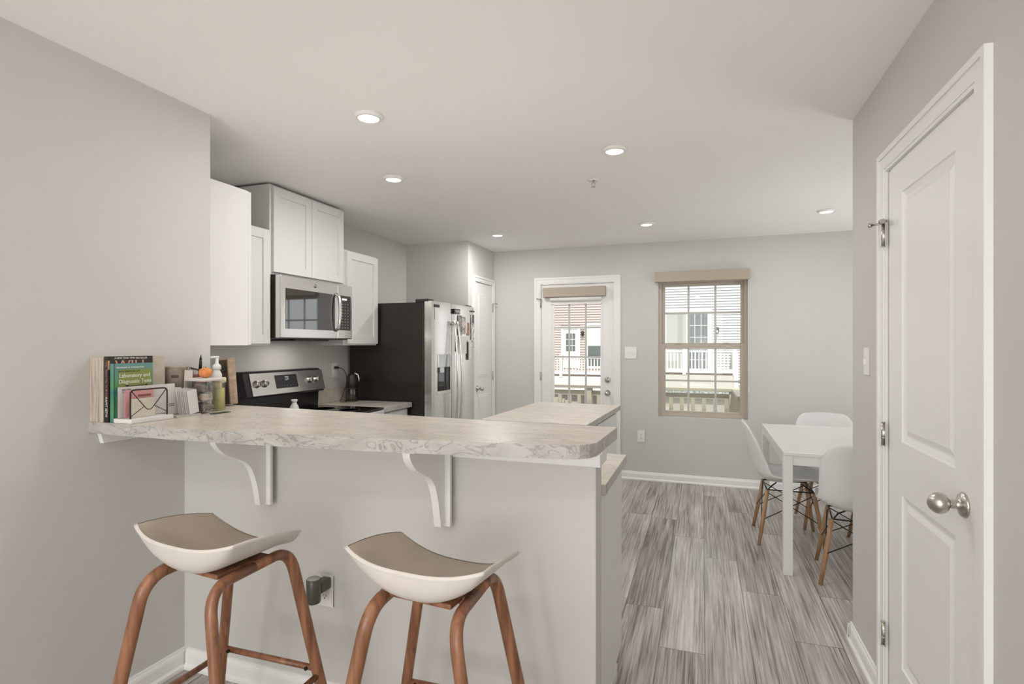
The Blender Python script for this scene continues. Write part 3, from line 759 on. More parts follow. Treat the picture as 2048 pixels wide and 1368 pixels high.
for yy in (.094, .165, .615, .69):
    b = MB(); b.lathe([(.026, 0), (.026, .004), (.021, .006), (.020, .022), (.018, .025), (0, .025)], slant(ry0 + yy, .52, .004), 24, sq)
    p = slant(ry0 + yy, .52, .029); b.box(p.x - .003, p.x + .004, p.y - .0035, p.y + .0035, p.z - .017, p.z + .017, bev=.001)
    b.build('knob', nickel_m, rg)
for (x, y, rr) in ((-2.66, 2.98, .075), (-2.66, 3.35, .095), (-2.42, 2.98, .095), (-2.42, 3.35, .075)):
    b = MB(); b.lathe([(rr - .002, .9203), (rr, .9204), (rr + .001, .9203)], (x, y, 0), 40)
    b.build('burner_ring', mat('ring_grey', (.2, .2, .2), .4), rg)
ss = thing('salt_shaker', (-2.60, 2.99, .921), 'small white ceramic shaker with flared top standing on the cooktop', 'shaker')
b = MB(); b.lathe([(0, 0), (.026, 0), (.030, .006), (.030, .045), (.024, .060), (.016, .072), (.0155, .08)], (-2.60, 2.99, .921), 24); b.build('body', mat('white_ceramic', (.78, .80, .76), .3), ss)
b = MB(); b.lathe([(.0155, .0795), (.016, .085), (.022, .098), (.020, .101), (0, .101)], (-2.60, 2.99, .921), 24); b.build('cap', mat('white_ceramic', (.78, .80, .76), .3), ss)

# ------------------------------------------------------------ base cabinets, worktops
ZC = .915
def base_front(b, face, y0, y1, drawer=True):
    if drawer: shaker(b, face, y0, y1, .72, .86, fw=.03)
t0 = thing('base_cabinet', (-2.62, 3.77, 0), 'white base cabinet with drawer between range and refrigerator', 'cabinet', 'white base cabinets')
boxo('body', cab_m, t0, XK + .001, -2.332, 3.562, 3.995, .1, .876, bev=.001); boxo('toe_kick', cab_m, t0, XK + .001, -2.40, 3.565, 3.99, 0, .1)
b = MB(); shaker(b, -2.31, 3.565, 3.985, .12, .69); b.build('door', cab_m, t0)
b = MB(); b.box(-2.33, -2.31, 3.565, 3.985, .71, .862, bev=.002); b.build('drawer', cab_m, t0)
t0 = thing('worktop', (-2.6, 3.77, .876), 'short laminate worktop with backsplash between range and refrigerator', 'worktop')
b = MB(); b.box(XK + .001, -2.275, 3.562, 4.0, .877, ZC, bev=.003); grey_edges(b.build('slab', lam, t0))
b = MB(); b.box(XK + .001, XK + .02, 3.562, 4.0, ZC + .0005, 1.028, bev=.003); b.build('backsplash', lam, t0)
t0 = thing('base_cabinet', (-1.6, 2.15, 0), 'white peninsula base cabinet behind the half wall with flat end panel', 'cabinet', 'white base cabinets')
b = MB(); b.box(-2.9, -.345, 1.90, 2.375, .1, .872, bev=.001); b.build('body', cab_m, t0)
b = MB(); b.box(-2.9, -.345, 1.897, 2.30, 0, .1); b.box(-.343, -.336, 1.897, 2.30, 0, .06, bev=.002); b.build('toe_kick', cab_m, t0)
b = MB(); b.box(-.3445, -.330, 1.873, 2.378, .1, .872, bev=.001); b.build('end_panel', cab_m, t0)
for x in (-.80, -1.26):
    b = MB(); b.box(x, x + .44, 2.376, 2.394, .12, .86, bev=.002); b.build('door', cab_m, t0)
t0 = thing('base_cabinet', (-2.62, 2.58, 0), 'white corner base cabinet left of the range behind the bar', 'cabinet', 'white base cabinets')
boxo('body', cab_m, t0, XK + .001, -2.332, 2.40, 2.782, .1, .872, bev=.001)
t0 = thing('worktop', (-1.6, 2.1, .873), 'low L-shaped laminate worktop behind the half wall, ending beside the walkway', 'worktop')
b = MB(); b.prism([(XK + .001, 1.897), (XL, 1.897), (XL, 1.872), (-.313, 1.872), (-.313, 2.415), (-2.28, 2.415), (-2.28, 2.782), (XK + .001, 2.782)], 'z', .873, ZC - .004, bev=.003); grey_edges(b.build('slab', lam, t0))
b = MB(); b.box(XK + .001, XK + .02, 1.9, 2.782, ZC - .0035, 1.028, bev=.002); b.build('backsplash', lam, t0)

# island
isl = thing('kitchen_island', (-.975, 3.76, 0), 'white kitchen island with laminate top in front of the glass door', 'kitchen island')
b = MB(); b.box(-.33, .31, -.52, .56, 0, .877, bev=.002); c_ = b.build('body', cab_m, isl); c_.location = (0, 0, 0)
b = MB(); b.box(-.345, .345, -.55, .60, .878, ZC, bev=.002); c_ = grey_edges(b.build('worktop', lam, isl)); c_.location = (0, 0, 0)
for yy in (-.50, .02):
    b = MB(); b.box(.311, .328, yy, yy + .50, .12, .86, bev=.002); c_ = b.build('door', cab_m, isl); c_.location = (0, 0, 0)
isl.rotation_euler.z = R(-2)

# ------------------------------------------------------------ refrigerator
fr = thing('refrigerator', (-2.5, 4.46, 0), 'side-by-side stainless refrigerator with dark side and ice dispenser in the alcove', 'refrigerator')
FX = -2.092; fy0, fy1, fs = 4.022, 4.905, 4.405; fz = 1.755
boxo('body', fridge_m, fr, -2.90, -2.182, fy0, fy1, .02, 1.745, bev=.004)
def fdoor(nm, a, c):
    b = MB(); n = 10; P = []
    for z in (.08, fz):
        P.append([(-2.172, a, z)] + [(FX - .008 * (2 * k / n - 1) ** 2 - (.008 if k in (0, n) else 0), a + (c - a) * k / n, z) for k in range(n + 1)] + [(-2.172, c, z)])
    vs = b.grid(P, smooth=False); b.b.faces.new([v for v in vs[0]]); b.b.faces.new([v for v in vs[1]][::-1]); b.b.faces.new((vs[0][0], vs[0][-1], vs[1][-1], vs[1][0]))
    return b.build(nm, ss_m, fr)
fl = fdoor('freezer_door', fy0 + .002, fs - .003); frd = fdoor('fridge_door', fs + .003, fy1 - .002)
b = MB(); b.box(-2.182, -2.172, fy0 + .01, fy1 - .01, .1, 1.74); b.build('door_gasket', dark_m, fr)
b = MB(); b.box(-2.26, -2.13, fy0 + .002, fy0 + .09, 1.745, 1.772, bev=.006); b.build('hinge_cover', dark_m, fr)
b = MB(); b.box(-2.26, -2.13, fy1 - .09, fy1 - .002, 1.745, 1.772, bev=.006); b.build('hinge_cover', dark_m, fr)
def fhandle(y, par, bow):
    b = MB(); pts = []
    for k in range(17):
        s = k / 16; z = .55 + (1.60 - .55) * s
        pts.append((FX + .02 + .045 * sin(pi * s) ** .6, y + bow * sin(pi * s), z))
    b.tube(pts, .011, 10); b.cyl((FX - .005, y, .575), (FX + .035, y, .575), .009); b.cyl((FX - .005, y, 1.575), (FX + .035, y, 1.575), .009)
    return b.build('handle', ss_m, par)
fhandle(fs - .035, fl, -.006); fhandle(fs + .035, frd, .012)
b = MB(); b.box(FX - .006, FX + .003, 4.115, 4.34, 1.0, 1.20, bev=.001); ds = b.build('dispenser_recess', bg_m, fl)
b = MB(); b.box(FX - .006, FX + .005, 4.115, 4.34, 1.20, 1.31, bev=.002); b.build('dispenser_display', mat('dispenser_grey', (.45, .45, .44), .15, .6), fl)
b = MB(); b.box(FX - .006, FX + .012, 4.112, 4.343, .972, 1.0, bev=.003); b.build('drip_tray', mat('tray_grey', (.7, .69, .66), .3, .5), fl)
b = MB(); b.box(FX + .0, FX + .02, 4.13, 4.19, 1.155, 1.2, bev=.003); b.build('nozzle', mat('dispenser_grey', (.45, .45, .44), .15, .6), fl)
# papers and magnets held on the right door
pap = [('photo_strip', 4.50, 4.585, 1.475, 1.66, (.30, .29, .28)), ('photo_strip', 4.59, 4.66, 1.49, 1.65, (.42, .36, .33)), ('photo_strip', 4.70, 4.755, 1.48, 1.60, (.33, .16, .13)),
       ('note_paper', 4.515, 4.69, 1.31, 1.468, (.74, .71, .67)), ('note_paper', 4.715, 4.80, 1.27, 1.44, (.72, .68, .64)), ('photo_strip', 4.80, 4.87, 1.36, 1.68, (.62, .55, .5)),
       ('photo_strip', 4.46, 4.495, 1.33, 1.47, (.42, .33, .27)), ('note_paper', 4.665, 4.70, 1.50, 1.64, (.7, .68, .65))]
plabs = ['grey photo strip high on the fridge door nearest its handle', 'brownish photo beside the grey strip on the fridge door', 'dark red photo in the middle of the fridge door', 'large white note paper below the photos on the fridge door',
         'white folded note with a dark clip on the fridge door', 'pale photo strip at the outer edge of the fridge door', 'narrow tan paper next to the fridge handle', 'slim white note between photos on the fridge door']
for (nm, a, c, z0_, z1_, col), lb in zip(pap, plabs):
    m = mat('paper_%d' % int(a * 1000), col, .6)
    if nm == 'photo_strip': noise_mix(m, tuple(x * .45 for x in col), tuple(min(.8, x * 1.7) for x in col), (40, 40, 40), 3)
    o = boxo(nm, m, None, FX + .001, FX + .0035, a, c, z0_, z1_); tag(o, lb, 'paper' if nm == 'note_paper' else 'photo', 'papers on the refrigerator door')
for lb, (a, c, z0_, z1_) in (('long black magnetic clip hanging low on the fridge door', (4.70, 4.72, 1.25, 1.42)), ('black magnet at the top outer corner of the fridge door', (4.80, 4.86, 1.705, 1.72)), ('black dangling magnet under the top corner of the fridge door', (4.825, 4.845, 1.60, 1.68))):
    o = boxo('fridge_magnet', dark_m, None, FX + .004, FX + .012, a, c, z0_, z1_, bev=.002); tag(o, lb, 'magnet', 'magnets on the refrigerator')
mg = thing('fridge_magnet', (FX + .005, 4.47, 1.69), 'black oval magnet with white lettering at the top of the fridge door', 'magnet', 'magnets on the refrigerator')
b = MB(); b.box(FX + .001, FX + .006, 4.42, 4.54, 1.668, 1.715, bev=.002); b.build('plate', dark_m, mg)
b = MB()
for k in range(4): b.lathe([(.008, 0), (.010, .002), (.013, 0)], (FX + .0065, 4.455 + k * .022, 1.692 + .004 * (-1) ** k), 14, kx)
b.build('white_rings', white_pl, mg)
lb = thing('energy_label', (FX, 4.085, 1.65), 'small white sticker with black header on the upper left of the freezer door', 'sticker')
b = MB(); b.box(FX - .002, FX + .0015, 4.06, 4.115, 1.60, 1.70); b.build('sticker', white_pl, lb)
b = MB(); b.box(FX - .002, FX + .0025, 4.055, 4.135, 1.705, 1.728); b.build('header', dark_m, lb)

# ------------------------------------------------------------ chopper appliance and cord
ch = thing('food_chopper', (-2.80, 3.905, ZC), 'black and clear electric food chopper on the worktop beside the refrigerator', 'food chopper')
c0 = (-2.80, 3.905, ZC)
b = MB(); b.lathe([(0, .001), (.052, .001), (.055, .006), (.050, .012), (0, .012)], c0, 28); b.build('base', mat('chopper_red', (.06, .03, .03), .3), ch)
b = MB(); b.lathe([(.046, .012), (.049, .02), (.051, .105), (.049, .108)], c0, 28); b.build('bowl', smoke_m, ch)
b = MB(); b.lathe([(0, .013), (.012, .013), (.010, .10), (0, .10)], c0, 16); b.build('blade_shaft', mat('blade_brown', (.12, .07, .06), .3), ch)
b = MB(); b.lathe([(0, .104), (.053, .104), (.053, .116), (.050, .118), (0, .118)], c0, 28); b.build('bowl_lid', dark_m, ch)
b = MB(); b.lathe([(0, .118), (.049, .118), (.045, .16), (.038, .205), (.030, .228), (.018, .236), (0, .237)], c0, 28); b.build('motor_head', dark_m, ch)
b = MB(); b.tube([(c0[0] + .02, c0[1] + .01, ZC + .237), (c0[0] + .04, c0[1] + .03, ZC + .225), (c0[0] + .048, c0[1] + .036, ZC + .19), (c0[0] + .048, c0[1] + .034, ZC + .165)], .009, 8); b.build('trigger', chrome_m, ch)
cd = MB(); cd.cyl((XK + .009, 3.845, 1.20), (XK + .035, 3.845, 1.20), .011, .013, 14); cd.cyl((XK + .035, 3.845, 1.20), (XK + .055, 3.85, 1.198), .008, .004, 12)
P = [(XK + .05, 3.85, 1.198), (XK + .08, 3.86, 1.185), (XK + .10, 3.875, 1.13), (XK + .09, 3.885, 1.05), (XK + .07, 3.88, 1.00), (XK + .08, 3.84, .95), (XK + .10, 3.79, .922), (XK + .13, 3.80, .920), (XK + .135, 3.85, .921)]
def smooth(P, n=6):
    out = []
    P = [V(p) for p in P]
    for i in range(len(P) - 1):
        p0 = P[max(i - 1, 0)]; p1 = P[i]; p2 = P[i + 1]; p3 = P[min(i + 2, len(P) - 1)]
        for k in range(n):
            t = k / n
            out.append(tuple(.5 * ((2 * p1) + (p2 - p0) * t + (2 * p0 - 5 * p1 + 4 * p2 - p3) * t * t + (3 * p1 - p0 - 3 * p2 + p3) * t ** 3)))
    out.append(tuple(P[-1])); return out
cd.tube(smooth(P), .0035, 8); o = cd.build('power_cord', mat('cord_grey', (.05, .04, .035), .5), ch)

# ------------------------------------------------------------ dining table and chairs
tb = thing('dining_table', (.84, 4.28, 0), 'white rectangular dining table with square legs by the back wall', 'table')
tx0, tx1, ty0, ty1 = .462, 1.24, 3.655, 4.93
b = MB(); b.box(tx0, tx1, ty0, ty1, .722, .742, bev=.002); b.build('tabletop', table_m, tb)
b = MB(); b.box(tx0 + .006, tx1 - .006, ty0 + .006, ty0 + .028, .665, .7215); b.box(tx0 + .006, tx1 - .006, ty1 - .028, ty1 - .006, .665, .7215)
b.box(tx0 + .006, tx0 + .028, ty0 + .028, ty1 - .028, .665, .7215); b.box(tx1 - .028, tx1 - .006, ty0 + .028, ty1 - .028, .665, .7215); b.build('apron', table_m, tb)
for x in (tx0, tx1 - .052):
    for y in (ty0, ty1 - .052): boxo('leg', table_m, tb, x, x + .052, y, y + .052, 0, .7215, bev=.002)
def make_chair():
    r = thing('dining_chair', (0, 0, 0), '', 'chair', 'white shell chairs around the dining table')
    prof = [(.235, .418), (.225, .435), (.19, .446), (.12, .444), (.03, .432), (-.06, .422), (-.13, .425), (-.18, .445), (-.215, .49), (-.235, .55), (-.255, .62), (-.272, .69), (-.288, .75), (-.300, .80), (-.305, .825), (-.306, .835)]
    wid = [.17, .195, .212, .225, .232, .233, .230, .225, .222, .222, .222, .218, .205, .175, .135, .06]
    cup = [.0, .008, .022, .040, .052, .060, .068, .075, .080, .078, .068, .055, .042, .028, .016, .006]
    Pf = smooth([(0, a, c) for a, c in prof], 3); n = len(Pf)
    def lerp(L, t): i = min(int(t * (len(L) - 1)), len(L) - 2); f = t * (len(L) - 1) - i; return L[i] * (1 - f) + L[i + 1] * f
    b = MB(); rows = []; rows2 = []
    for i in range(n):
        p = V(Pf[i]); d = V(Pf[min(i + 1, n - 1)]) - V(Pf[max(i - 1, 0)]); d.normalize()
        nr = V((0, -d.z, d.y)) * -1 if False else V((0, d.z, -d.y))
        if nr.z < 0 and i < n * .45: nr = -nr
        if i >= n * .45 and nr.y < 0: nr = -nr
        t = i / (n - 1); w_ = lerp(wid, t); c_ = lerp(cup, t)
        row = []; row2 = []
        for j in range(17):
            s = -1 + j / 8; q = p + V((w_ * s, 0, 0)) + nr * c_ * abs(s) ** 2.6
            row.append(tuple(q)); row2.append(tuple(q - nr * .007))
        rows.append(row); rows2.append(row2)
    g1 = b.grid(rows); g2 = b.grid(rows2)
    idx = [(0, j) for j in range(17)] + [(i, 16) for i in range(1, n)] + [(n - 1, j) for j in range(15, -1, -1)] + [(i, 0) for i in range(n - 2, 0, -1)]
    for k in range(len(idx)):
        a, c = idx[k], idx[(k + 1) % len(idx)]
        f = b.b.faces.new((g1[a[0]][a[1]], g1[c[0]][c[1]], g2[c[0]][c[1]], g2[a[0]][a[1]])); f.smooth = True
    b.build('seat_shell', chair_pl, r)
    for sx in (-1, 1):
        for sy in (-1, 1):
            b = MB(); b.tube([(sx * .215, sy * .205 - .01, 0), (sx * .185, sy * .175 - .01, .18), (sx * .155, sy * .145 - .01, .375)], [.011, .0145, .0125], 12); b.build('leg', beech, r)
    b = MB()
    for sx in (-1, 1):
        b.tube([(sx * .15, .135, .37), (sx * .12, .10, .40), (sx * .08, .07, .412)], .0045, 6); b.tube([(sx * .15, -.155, .37), (sx * .12, -.12, .40), (sx * .08, -.09, .412)], .0045, 6)
        b.tube([(sx * .152, .135, .375), (sx * .152, -.155, .375)], .0045, 6)
        b.tube([(sx * .158, .14, .36), (sx * .19, -.19, .17)], .0032, 6); b.tube([(sx * .158, -.16, .36), (sx * .19, .17, .17)], .0032, 6)
    for y in (.137, -.157):
        b.tube([(-.152, y, .375), (.152, y, .375)], .0045, 6)
        b.tube([(-.152, y, .365), (.185, y * 1.25, .18)], .0032, 6); b.tube([(.152, y, .365), (-.185, y * 1.25, .18)], .0032, 6)
    b.build('wire_frame', black_m, r)
    for sx in (-1, 1):
        for sy in (-1, 1): pass
    return r
c1 = make_chair()
CH = [((.585, 4.36), -90, 'white shell dining chair at the left end of the table, in full view'),
      ((.885, 3.76), -7, 'white shell dining chair nearest the camera, cut by the right wall edge'),
      ((.94, 4.80), 180, 'white shell dining chair on the window side, only its back top above the table'),
      ((1.17, 4.30), 84, 'white shell dining chair across the table, mostly hidden behind the nearest chair')]
cs = [c1] + [copy_tree(c1) for _ in range(3)]
for o, ((x, y), a, lb) in zip(cs, CH):
    o.location = (x, y, 0); o.rotation_euler.z = R(a); o['label'] = lb

# ------------------------------------------------------------ things on the bar
Z0 = ZB + .0002
pages = mat('page_edges', (.56, .50, .42), .8); noise_mix(pages, (.42, .36, .29), (.62, .56, .48), (6, 300, 6), 3)
pages2 = mat('page_edges_x', (.5, .45, .38), .8); noise_mix(pages2, (.36, .30, .25), (.60, .54, .46), (260, 4, 6), 3)
cream = mat('cream_cover', (.60, .54, .45), .75); noise_mix(cream, (.54, .48, .40), (.64, .58, .50), (18, 18, 18), 5)
nb = thing('old_phone_book', (-2.08, 1.48, Z0), 'thick worn cream paperback with rippled pages standing against the left wall', 'book', 'books on the bar counter')
b = MB(); n = 18; P = []
for z in (Z0, Z0 + .235):
    row = []
    for k in range(n + 1):
        x = -2.115 + .064 * k / n; row.append((x, 1.378 + .002 * sin(k * 2.4) + .003 * sin(k * .7), z))
    P.append(row)
b.grid(P, smooth=False); b.build('page_edge', pages2, nb)
b = MB(); b.box(-2.114, -2.053, 1.382, 1.615, Z0, Z0 + .234, bev=.002); b.build('page_block', pages, nb)
b = MB(); b.box(-2.118, -2.1145, 1.376, 1.618, Z0, Z0 + .237, bev=.001); b.box(-2.0525, -2.0495, 1.376, 1.618, Z0, Z0 + .237, bev=.001); b.build('cover', cream, nb)

bkM = mat('dark_brown_cover', (.022, .014, .010), .35); wt = mat('white_print', (.8, .79, .75), .6); og = mat('orange_print', (.66, .36, .20), .6); pinkp = mat('pink_print', (.45, .22, .22), .6)
def book(nm, x0, x1, y0, y1, h, cov, label):
    t = thing(nm, ((x0 + x1) / 2, (y0 + y1) / 2, Z0), label, 'book', 'books on the bar counter')
    b = MB(); b.box(x0 + .0015, x1 - .0015, y0 + .003, y1 - .003, Z0, Z0 + h - .002); b.build('page_block', pages, t)
    b = MB(); b.box(x0, x1, y0, y0 + .003, Z0, Z0 + h, bev=.0008); b.box(x0, x0 + .0015, y0, y1, Z0, Z0 + h); b.box(x1 - .0015, x1, y0, y1, Z0, Z0 + h)
    return t, b.build('cover', cov, t)
bk, cv = book('finance_book', -2.046, -2.022, 1.378, 1.545, .238, bkM, 'dark paperback bestseller with orange title, standing behind the green handbook')
TX = lambda x, y, z: frame((x, y, z), (0, 1, 0), (0, 0, 1))
text('cover_title', 'I WILL', .048, og, bk, TX(-2.0215, 1.448, Z0 + .205), sx=1.15)
text('cover_headline', 'A NEW YORK TIMES BESTSELLER', .0085, wt, bk, TX(-2.0215, 1.460, Z0 + .2315))
text('spine_author', 'RAMIT SETHI', .014, wt, bk, frame((-2.034, 1.3775, Z0 + .055), (0, 0, -1), (1, 0, 0)), sx=.9)
text('spine_title', 'I WILL TEACH YOU TO BE RICH', .012, pinkp, bk, frame((-2.034, 1.3775, Z0 + .155), (0, 0, -1), (1, 0, 0)), sx=.80)
grn = mat('green_cover', (.10, .27, .20), .35)
t, b = nt(grn); g = t.nodes.new('ShaderNodeNewGeometry'); sp_ = t.nodes.new('ShaderNodeSeparateXYZ'); rr = t.nodes.new('ShaderNodeMapRange')
rr.inputs['From Min'].default_value = Z0; rr.inputs['From Max'].default_value = Z0 + .21
cr = t.nodes.new('ShaderNodeValToRGB'); cr.color_ramp.elements[0].position = 0; cr.color_ramp.elements[0].color = (.06, .22, .22, 1); cr.color_ramp.elements[1].position = 1; cr.color_ramp.elements[1].color = (.12, .27, .27, 1)
for p_, c_ in ((.18, (.10, .27, .12)), (.42, (.07, .21, .12)), (.52, (.05, .17, .17)), (.62, (.10, .26, .10)), (.85, (.10, .25, .19))):
    e = cr.color_ramp.elements.new(p_); e.color = (*c_, 1)
t.links.new(g.outputs['Position'], sp_.inputs[0]); t.links.new(sp_.outputs[2], rr.inputs[0]); t.links.new(rr.outputs[0], cr.inputs[0]); t.links.new(cr.outputs[0], b.inputs['Base Color'])
gb, cv = book('lab_handbook', -2.020, -2.000, 1.381, 1.528, .212, grn, 'green and teal handbook titled Laboratory and Diagnostic Tests, behind the letter holder')
b = MB(); b.box(-2.0001, -1.9993, 1.400, 1.522, Z0 + .120, Z0 + .190); b.build('title_panel', mat('olive_panel', (.22, .27, .06), .4), gb)
text('author_line', "BRUNNER & SUDDARTH'S", .0088, wt, gb, TX(-1.9990, 1.441, Z0 + .197))
text('handbook_line', 'HANDBOOK OF', .0085, mat('dark_green_print', (.03, .08, .02), .5), gb, TX(-1.9990, 1.437, Z0 + .183), sx=1.3)
text('title_line', 'Laboratory and', .0205, wt, gb, TX(-1.9990, 1.458, Z0 + .167), sx=.92)
text('title_line', 'Diagnostic Tests', .0205, wt, gb, TX(-1.9990, 1.460, Z0 + .145), sx=.90)

lh = thing('letter_holder', (-1.95, 1.45, Z0), 'white letter holder with black wire envelope front on the bar counter', 'letter holder')
hx0, hx1, hy0, hy1 = -1.994, -1.905, 1.375, 1.540
b = MB(); b.box(hx0, hx1, hy0, hy1, Z0, Z0 + .016, bev=.002); b.build('base', mat('holder_white', (.74, .71, .68), .4), lh)
wx = hx1 - .02; w0, w1_ = hy0 + .012, hy1 - .012; zt = Z0 + .118; zb_ = Z0 + .016
b = MB(); b.tube(smooth([(wx, w0, zb_), (wx, w0, zt - .02), (wx, w0 + .003, zt - .006), (wx, w0 + .015, zt), (wx, (w0 + w1_) / 2, zt), (wx, w1_ - .015, zt), (wx, w1_ - .003, zt - .006), (wx, w1_, zt - .02), (wx, w1_, zb_)], 5), .0028, 8)
ym = (w0 + w1_) / 2
b.tube(smooth([(wx, w0 + .004, zt - .004), (wx, ym - .015, zb_ + .036), (wx, ym, zb_ + .028), (wx, ym + .015, zb_ + .036), (wx, w1_ - .004, zt - .004)], 6), .0015, 6)
b.tube([(wx, w0, zb_ + .006), (wx, ym - .02, zb_ + .04)], .0013, 6); b.tube([(wx, w1_, zb_ + .012), (wx, ym + .02, zb_ + .04)], .0013, 6)
b.build('wire_front', black_m, lh)
b = MB(); b.tube(smooth([(hx0 + .006, w0 + .03, zb_), (hx0 + .006, w0 + .03, zt + .004), (hx0 + .006, w0 + .045, zt + .009), (hx0 + .006, w1_ - .045, zt + .009), (hx0 + .006, w1_ - .03, zt + .004), (hx0 + .006, w1_ - .03, zb_)], 5), .0028, 8); b.build('wire_back', black_m, lh)
def env(nm, x, y0, y1, z0, z1, tilt, m, label):
    o = MB(); ry = M4.Rotation(tilt, 3, 'Y'); o.box(x - .0012, x + .0012, y0, y1, z0, z1, rot=ry)
    return o.build(nm, m, None)
pw = mat('envelope_white', (.66, .62, .60), .7); pp = mat('envelope_pink', (.62, .30, .30), .6); pc = mat('card_cream', (.66, .61, .52), .7)
e1 = thing('bank_envelope', (-1.975, 1.45, Z0 + .017), 'white window envelope with grey printed sender in the letter holder', 'envelope', 'mail in the letter holder')
b = MB(); b.box(-1.977, -1.9745, 1.379, 1.60, zb_ + .001, zb_ + .112); b.build('paper', pw, e1)
text('sender_line', 'BRYN', .010, mat('grey_print', (.12, .12, .13), .6), e1, TX(-1.9743, 1.408, zb_ + .101), sx=1.3)
text('sender_line', 'TRUST', .010, mat('grey_print', (.12, .12, .13), .6), e1, TX(-1.9743, 1.410, zb_ + .091), sx=1.2)
b = MB(); b.box(-1.9745, -1.974, 1.42, 1.435, zb_ + .03, zb_ + .065); b.build('address_window', mat('window_grey', (.42, .41, .36), .5), e1)
e2 = boxo('pink_envelope', pp, None, -1.962, -1.9595, 1.392, 1.50, zb_ + .001, zb_ + .100); tag(e2, 'pink envelope in the middle of the letter holder', 'envelope', 'mail in the letter holder')
e3 = boxo('cream_card', pc, None, -1.948, -1.9455, 1.40, 1.495, zb_ + .001, zb_ + .068); tag(e3, 'small cream card at the front of the letter holder', 'card', 'mail in the letter holder')
b = MB(); b.box(-1.9594, -1.9588, 1.44, 1.49, zb_ + .074, zb_ + .082); o = b.build('print_band', mat('maroon_print', (.30, .09, .09), .6), e2)
# box of notecards, folded paper stack, tray
bx = thing('notecard_box', (-1.99, 1.62, Z0), 'white carton with two thin grey lines standing right of the letter holder', 'box')
b = MB(); b.box(-2.03, -1.972, 1.56, 1.628, Z0 + .006, Z0 + .110, bev=.001); b.build('carton', mat('carton_white', (.68, .64, .61), .7), bx)
b = MB(); b.box(-1.972, -1.9715, 1.572, 1.596, Z0 + .047, Z0 + .050); b.box(-1.972, -1.9715, 1.572, 1.596, Z0 + .040, Z0 + .043); b.build('printed_lines', mat('grey_print', (.12, .12, .13), .6), bx)
fp = thing('folded_papers', (-1.94, 1.62, Z0), 'fanned stack of white folded papers leaning beside the carton', 'papers')
for k in range(7):
    b = MB(); b.box(-1.958 + k * .006, -1.956 + k * .006, 1.598 + .003 * k, 1.640 + .003 * k, Z0 + .007, Z0 + .107 - .001 * k, rot=M4.Rotation(.14, 3, 'X'))
    b.build('sheet', mat('sheet_%d' % (k % 2), ((.70, .67, .65), (.60, .57, .56))[k % 2], .7), fp)
o = boxo('paper_pad', mat('pad_grey', (.5, .47, .42), .7), None, -2.03, -1.905, 1.555, 1.66, Z0, Z0 + .005); tag(o, 'thin flat pad of paper lying under the carton on the bar', 'paper pad')
kc = mat('kraft_cup', (.40, .335, .275), .6); noise_mix(kc, (.36, .30, .245), (.45, .38, .315), (30, 30, 30), 4)
UX, UY = -2.063, 1.675
cu = thing('paper_cup', (UX, UY, Z0), 'tapered kraft brown paper cup with dark print behind the white papers', 'cup')
b = MB(); b.lathe([(0, .001), (.026, .001), (.028, .004), (.046, .188), (.048, .190), (.046, .192)], (UX, UY, Z0), 30); b.build('cup_body', kc, cu)
b = MB(); b.lathe([(0, .186), (.0445, .186)], (UX, UY, Z0), 30); b.build('inner_liner', mat('cup_liner', (.68, .62, .53), .6), cu)
dk = mat('cup_print', (.16, .12, .10), .6)
b = MB()
for k in range(5):
    a = -.95 + k * .12; r_ = .0425; b.box(UX + r_ * cos(a) - .002, UX + r_ * cos(a) + .0015, UY + r_ * sin(a) - .002, UY + r_ * sin(a) + .002, Z0 + .145, Z0 + .157)
for k in range(3):
    a = -.8 + k * .18; r_ = .039; b.box(UX + r_ * cos(a) - .002, UX + r_ * cos(a) + .0015, UY + r_ * sin(a) - .0006, UY + r_ * sin(a) + .0006, Z0 + .11, Z0 + .135)
b.build('printed_mark', dk, cu)
o = MB(); o.box(-2.009, -2.0065, 1.668, 1.705, Z0 + .006, Z0 + .176, rot=M4.Rotation(-.05, 3, 'X')); o = o.build('tall_card', mat('tall_card', (.70, .66, .58), .7), None); tag(o, 'tall narrow cream card standing beside the kraft cup', 'card')

# clear box with odds and ends
bx0, bx1, by0, by1, bh = -2.000, -1.895, 1.668, 1.748, .132
BCX, BCY = (bx0 + bx1) / 2, (by0 + by1) / 2
cb_ = thing('clear_box', (BCX, BCY, Z0), 'clear plastic box full of cloth and cables with a white lid', 'storage box')
b = MB(); P = []                                            # tapered thin wall
for z, k in ((.004, .92), (bh, 1.0)):
    hx, hy = (bx1 - bx0) / 2 * k, (by1 - by0) / 2 * k; c = .012; row = []
    for sx, sy, a0 in ((1, 1, 0), (-1, 1, 90), (-1, -1, 180), (1, -1, 270)):
        for q in range(5):
            a = R(a0 + q * 22.5); row.append((BCX + sx * (hx - c) + c * cos(a), BCY + sy * (hy - c) + c * sin(a), Z0 + z))
    row.append(row[0]); P.append(row)
b.grid(P); b.build('container', clear_m, cb_)
b = MB(); b.box(bx0 - .004, bx1 + .004, by0 - .004, by1 + .004, Z0 + bh, Z0 + bh + .012, bev=.004); b.build('lid', mat('lid_white', (.66, .62, .60), .4), cb_)
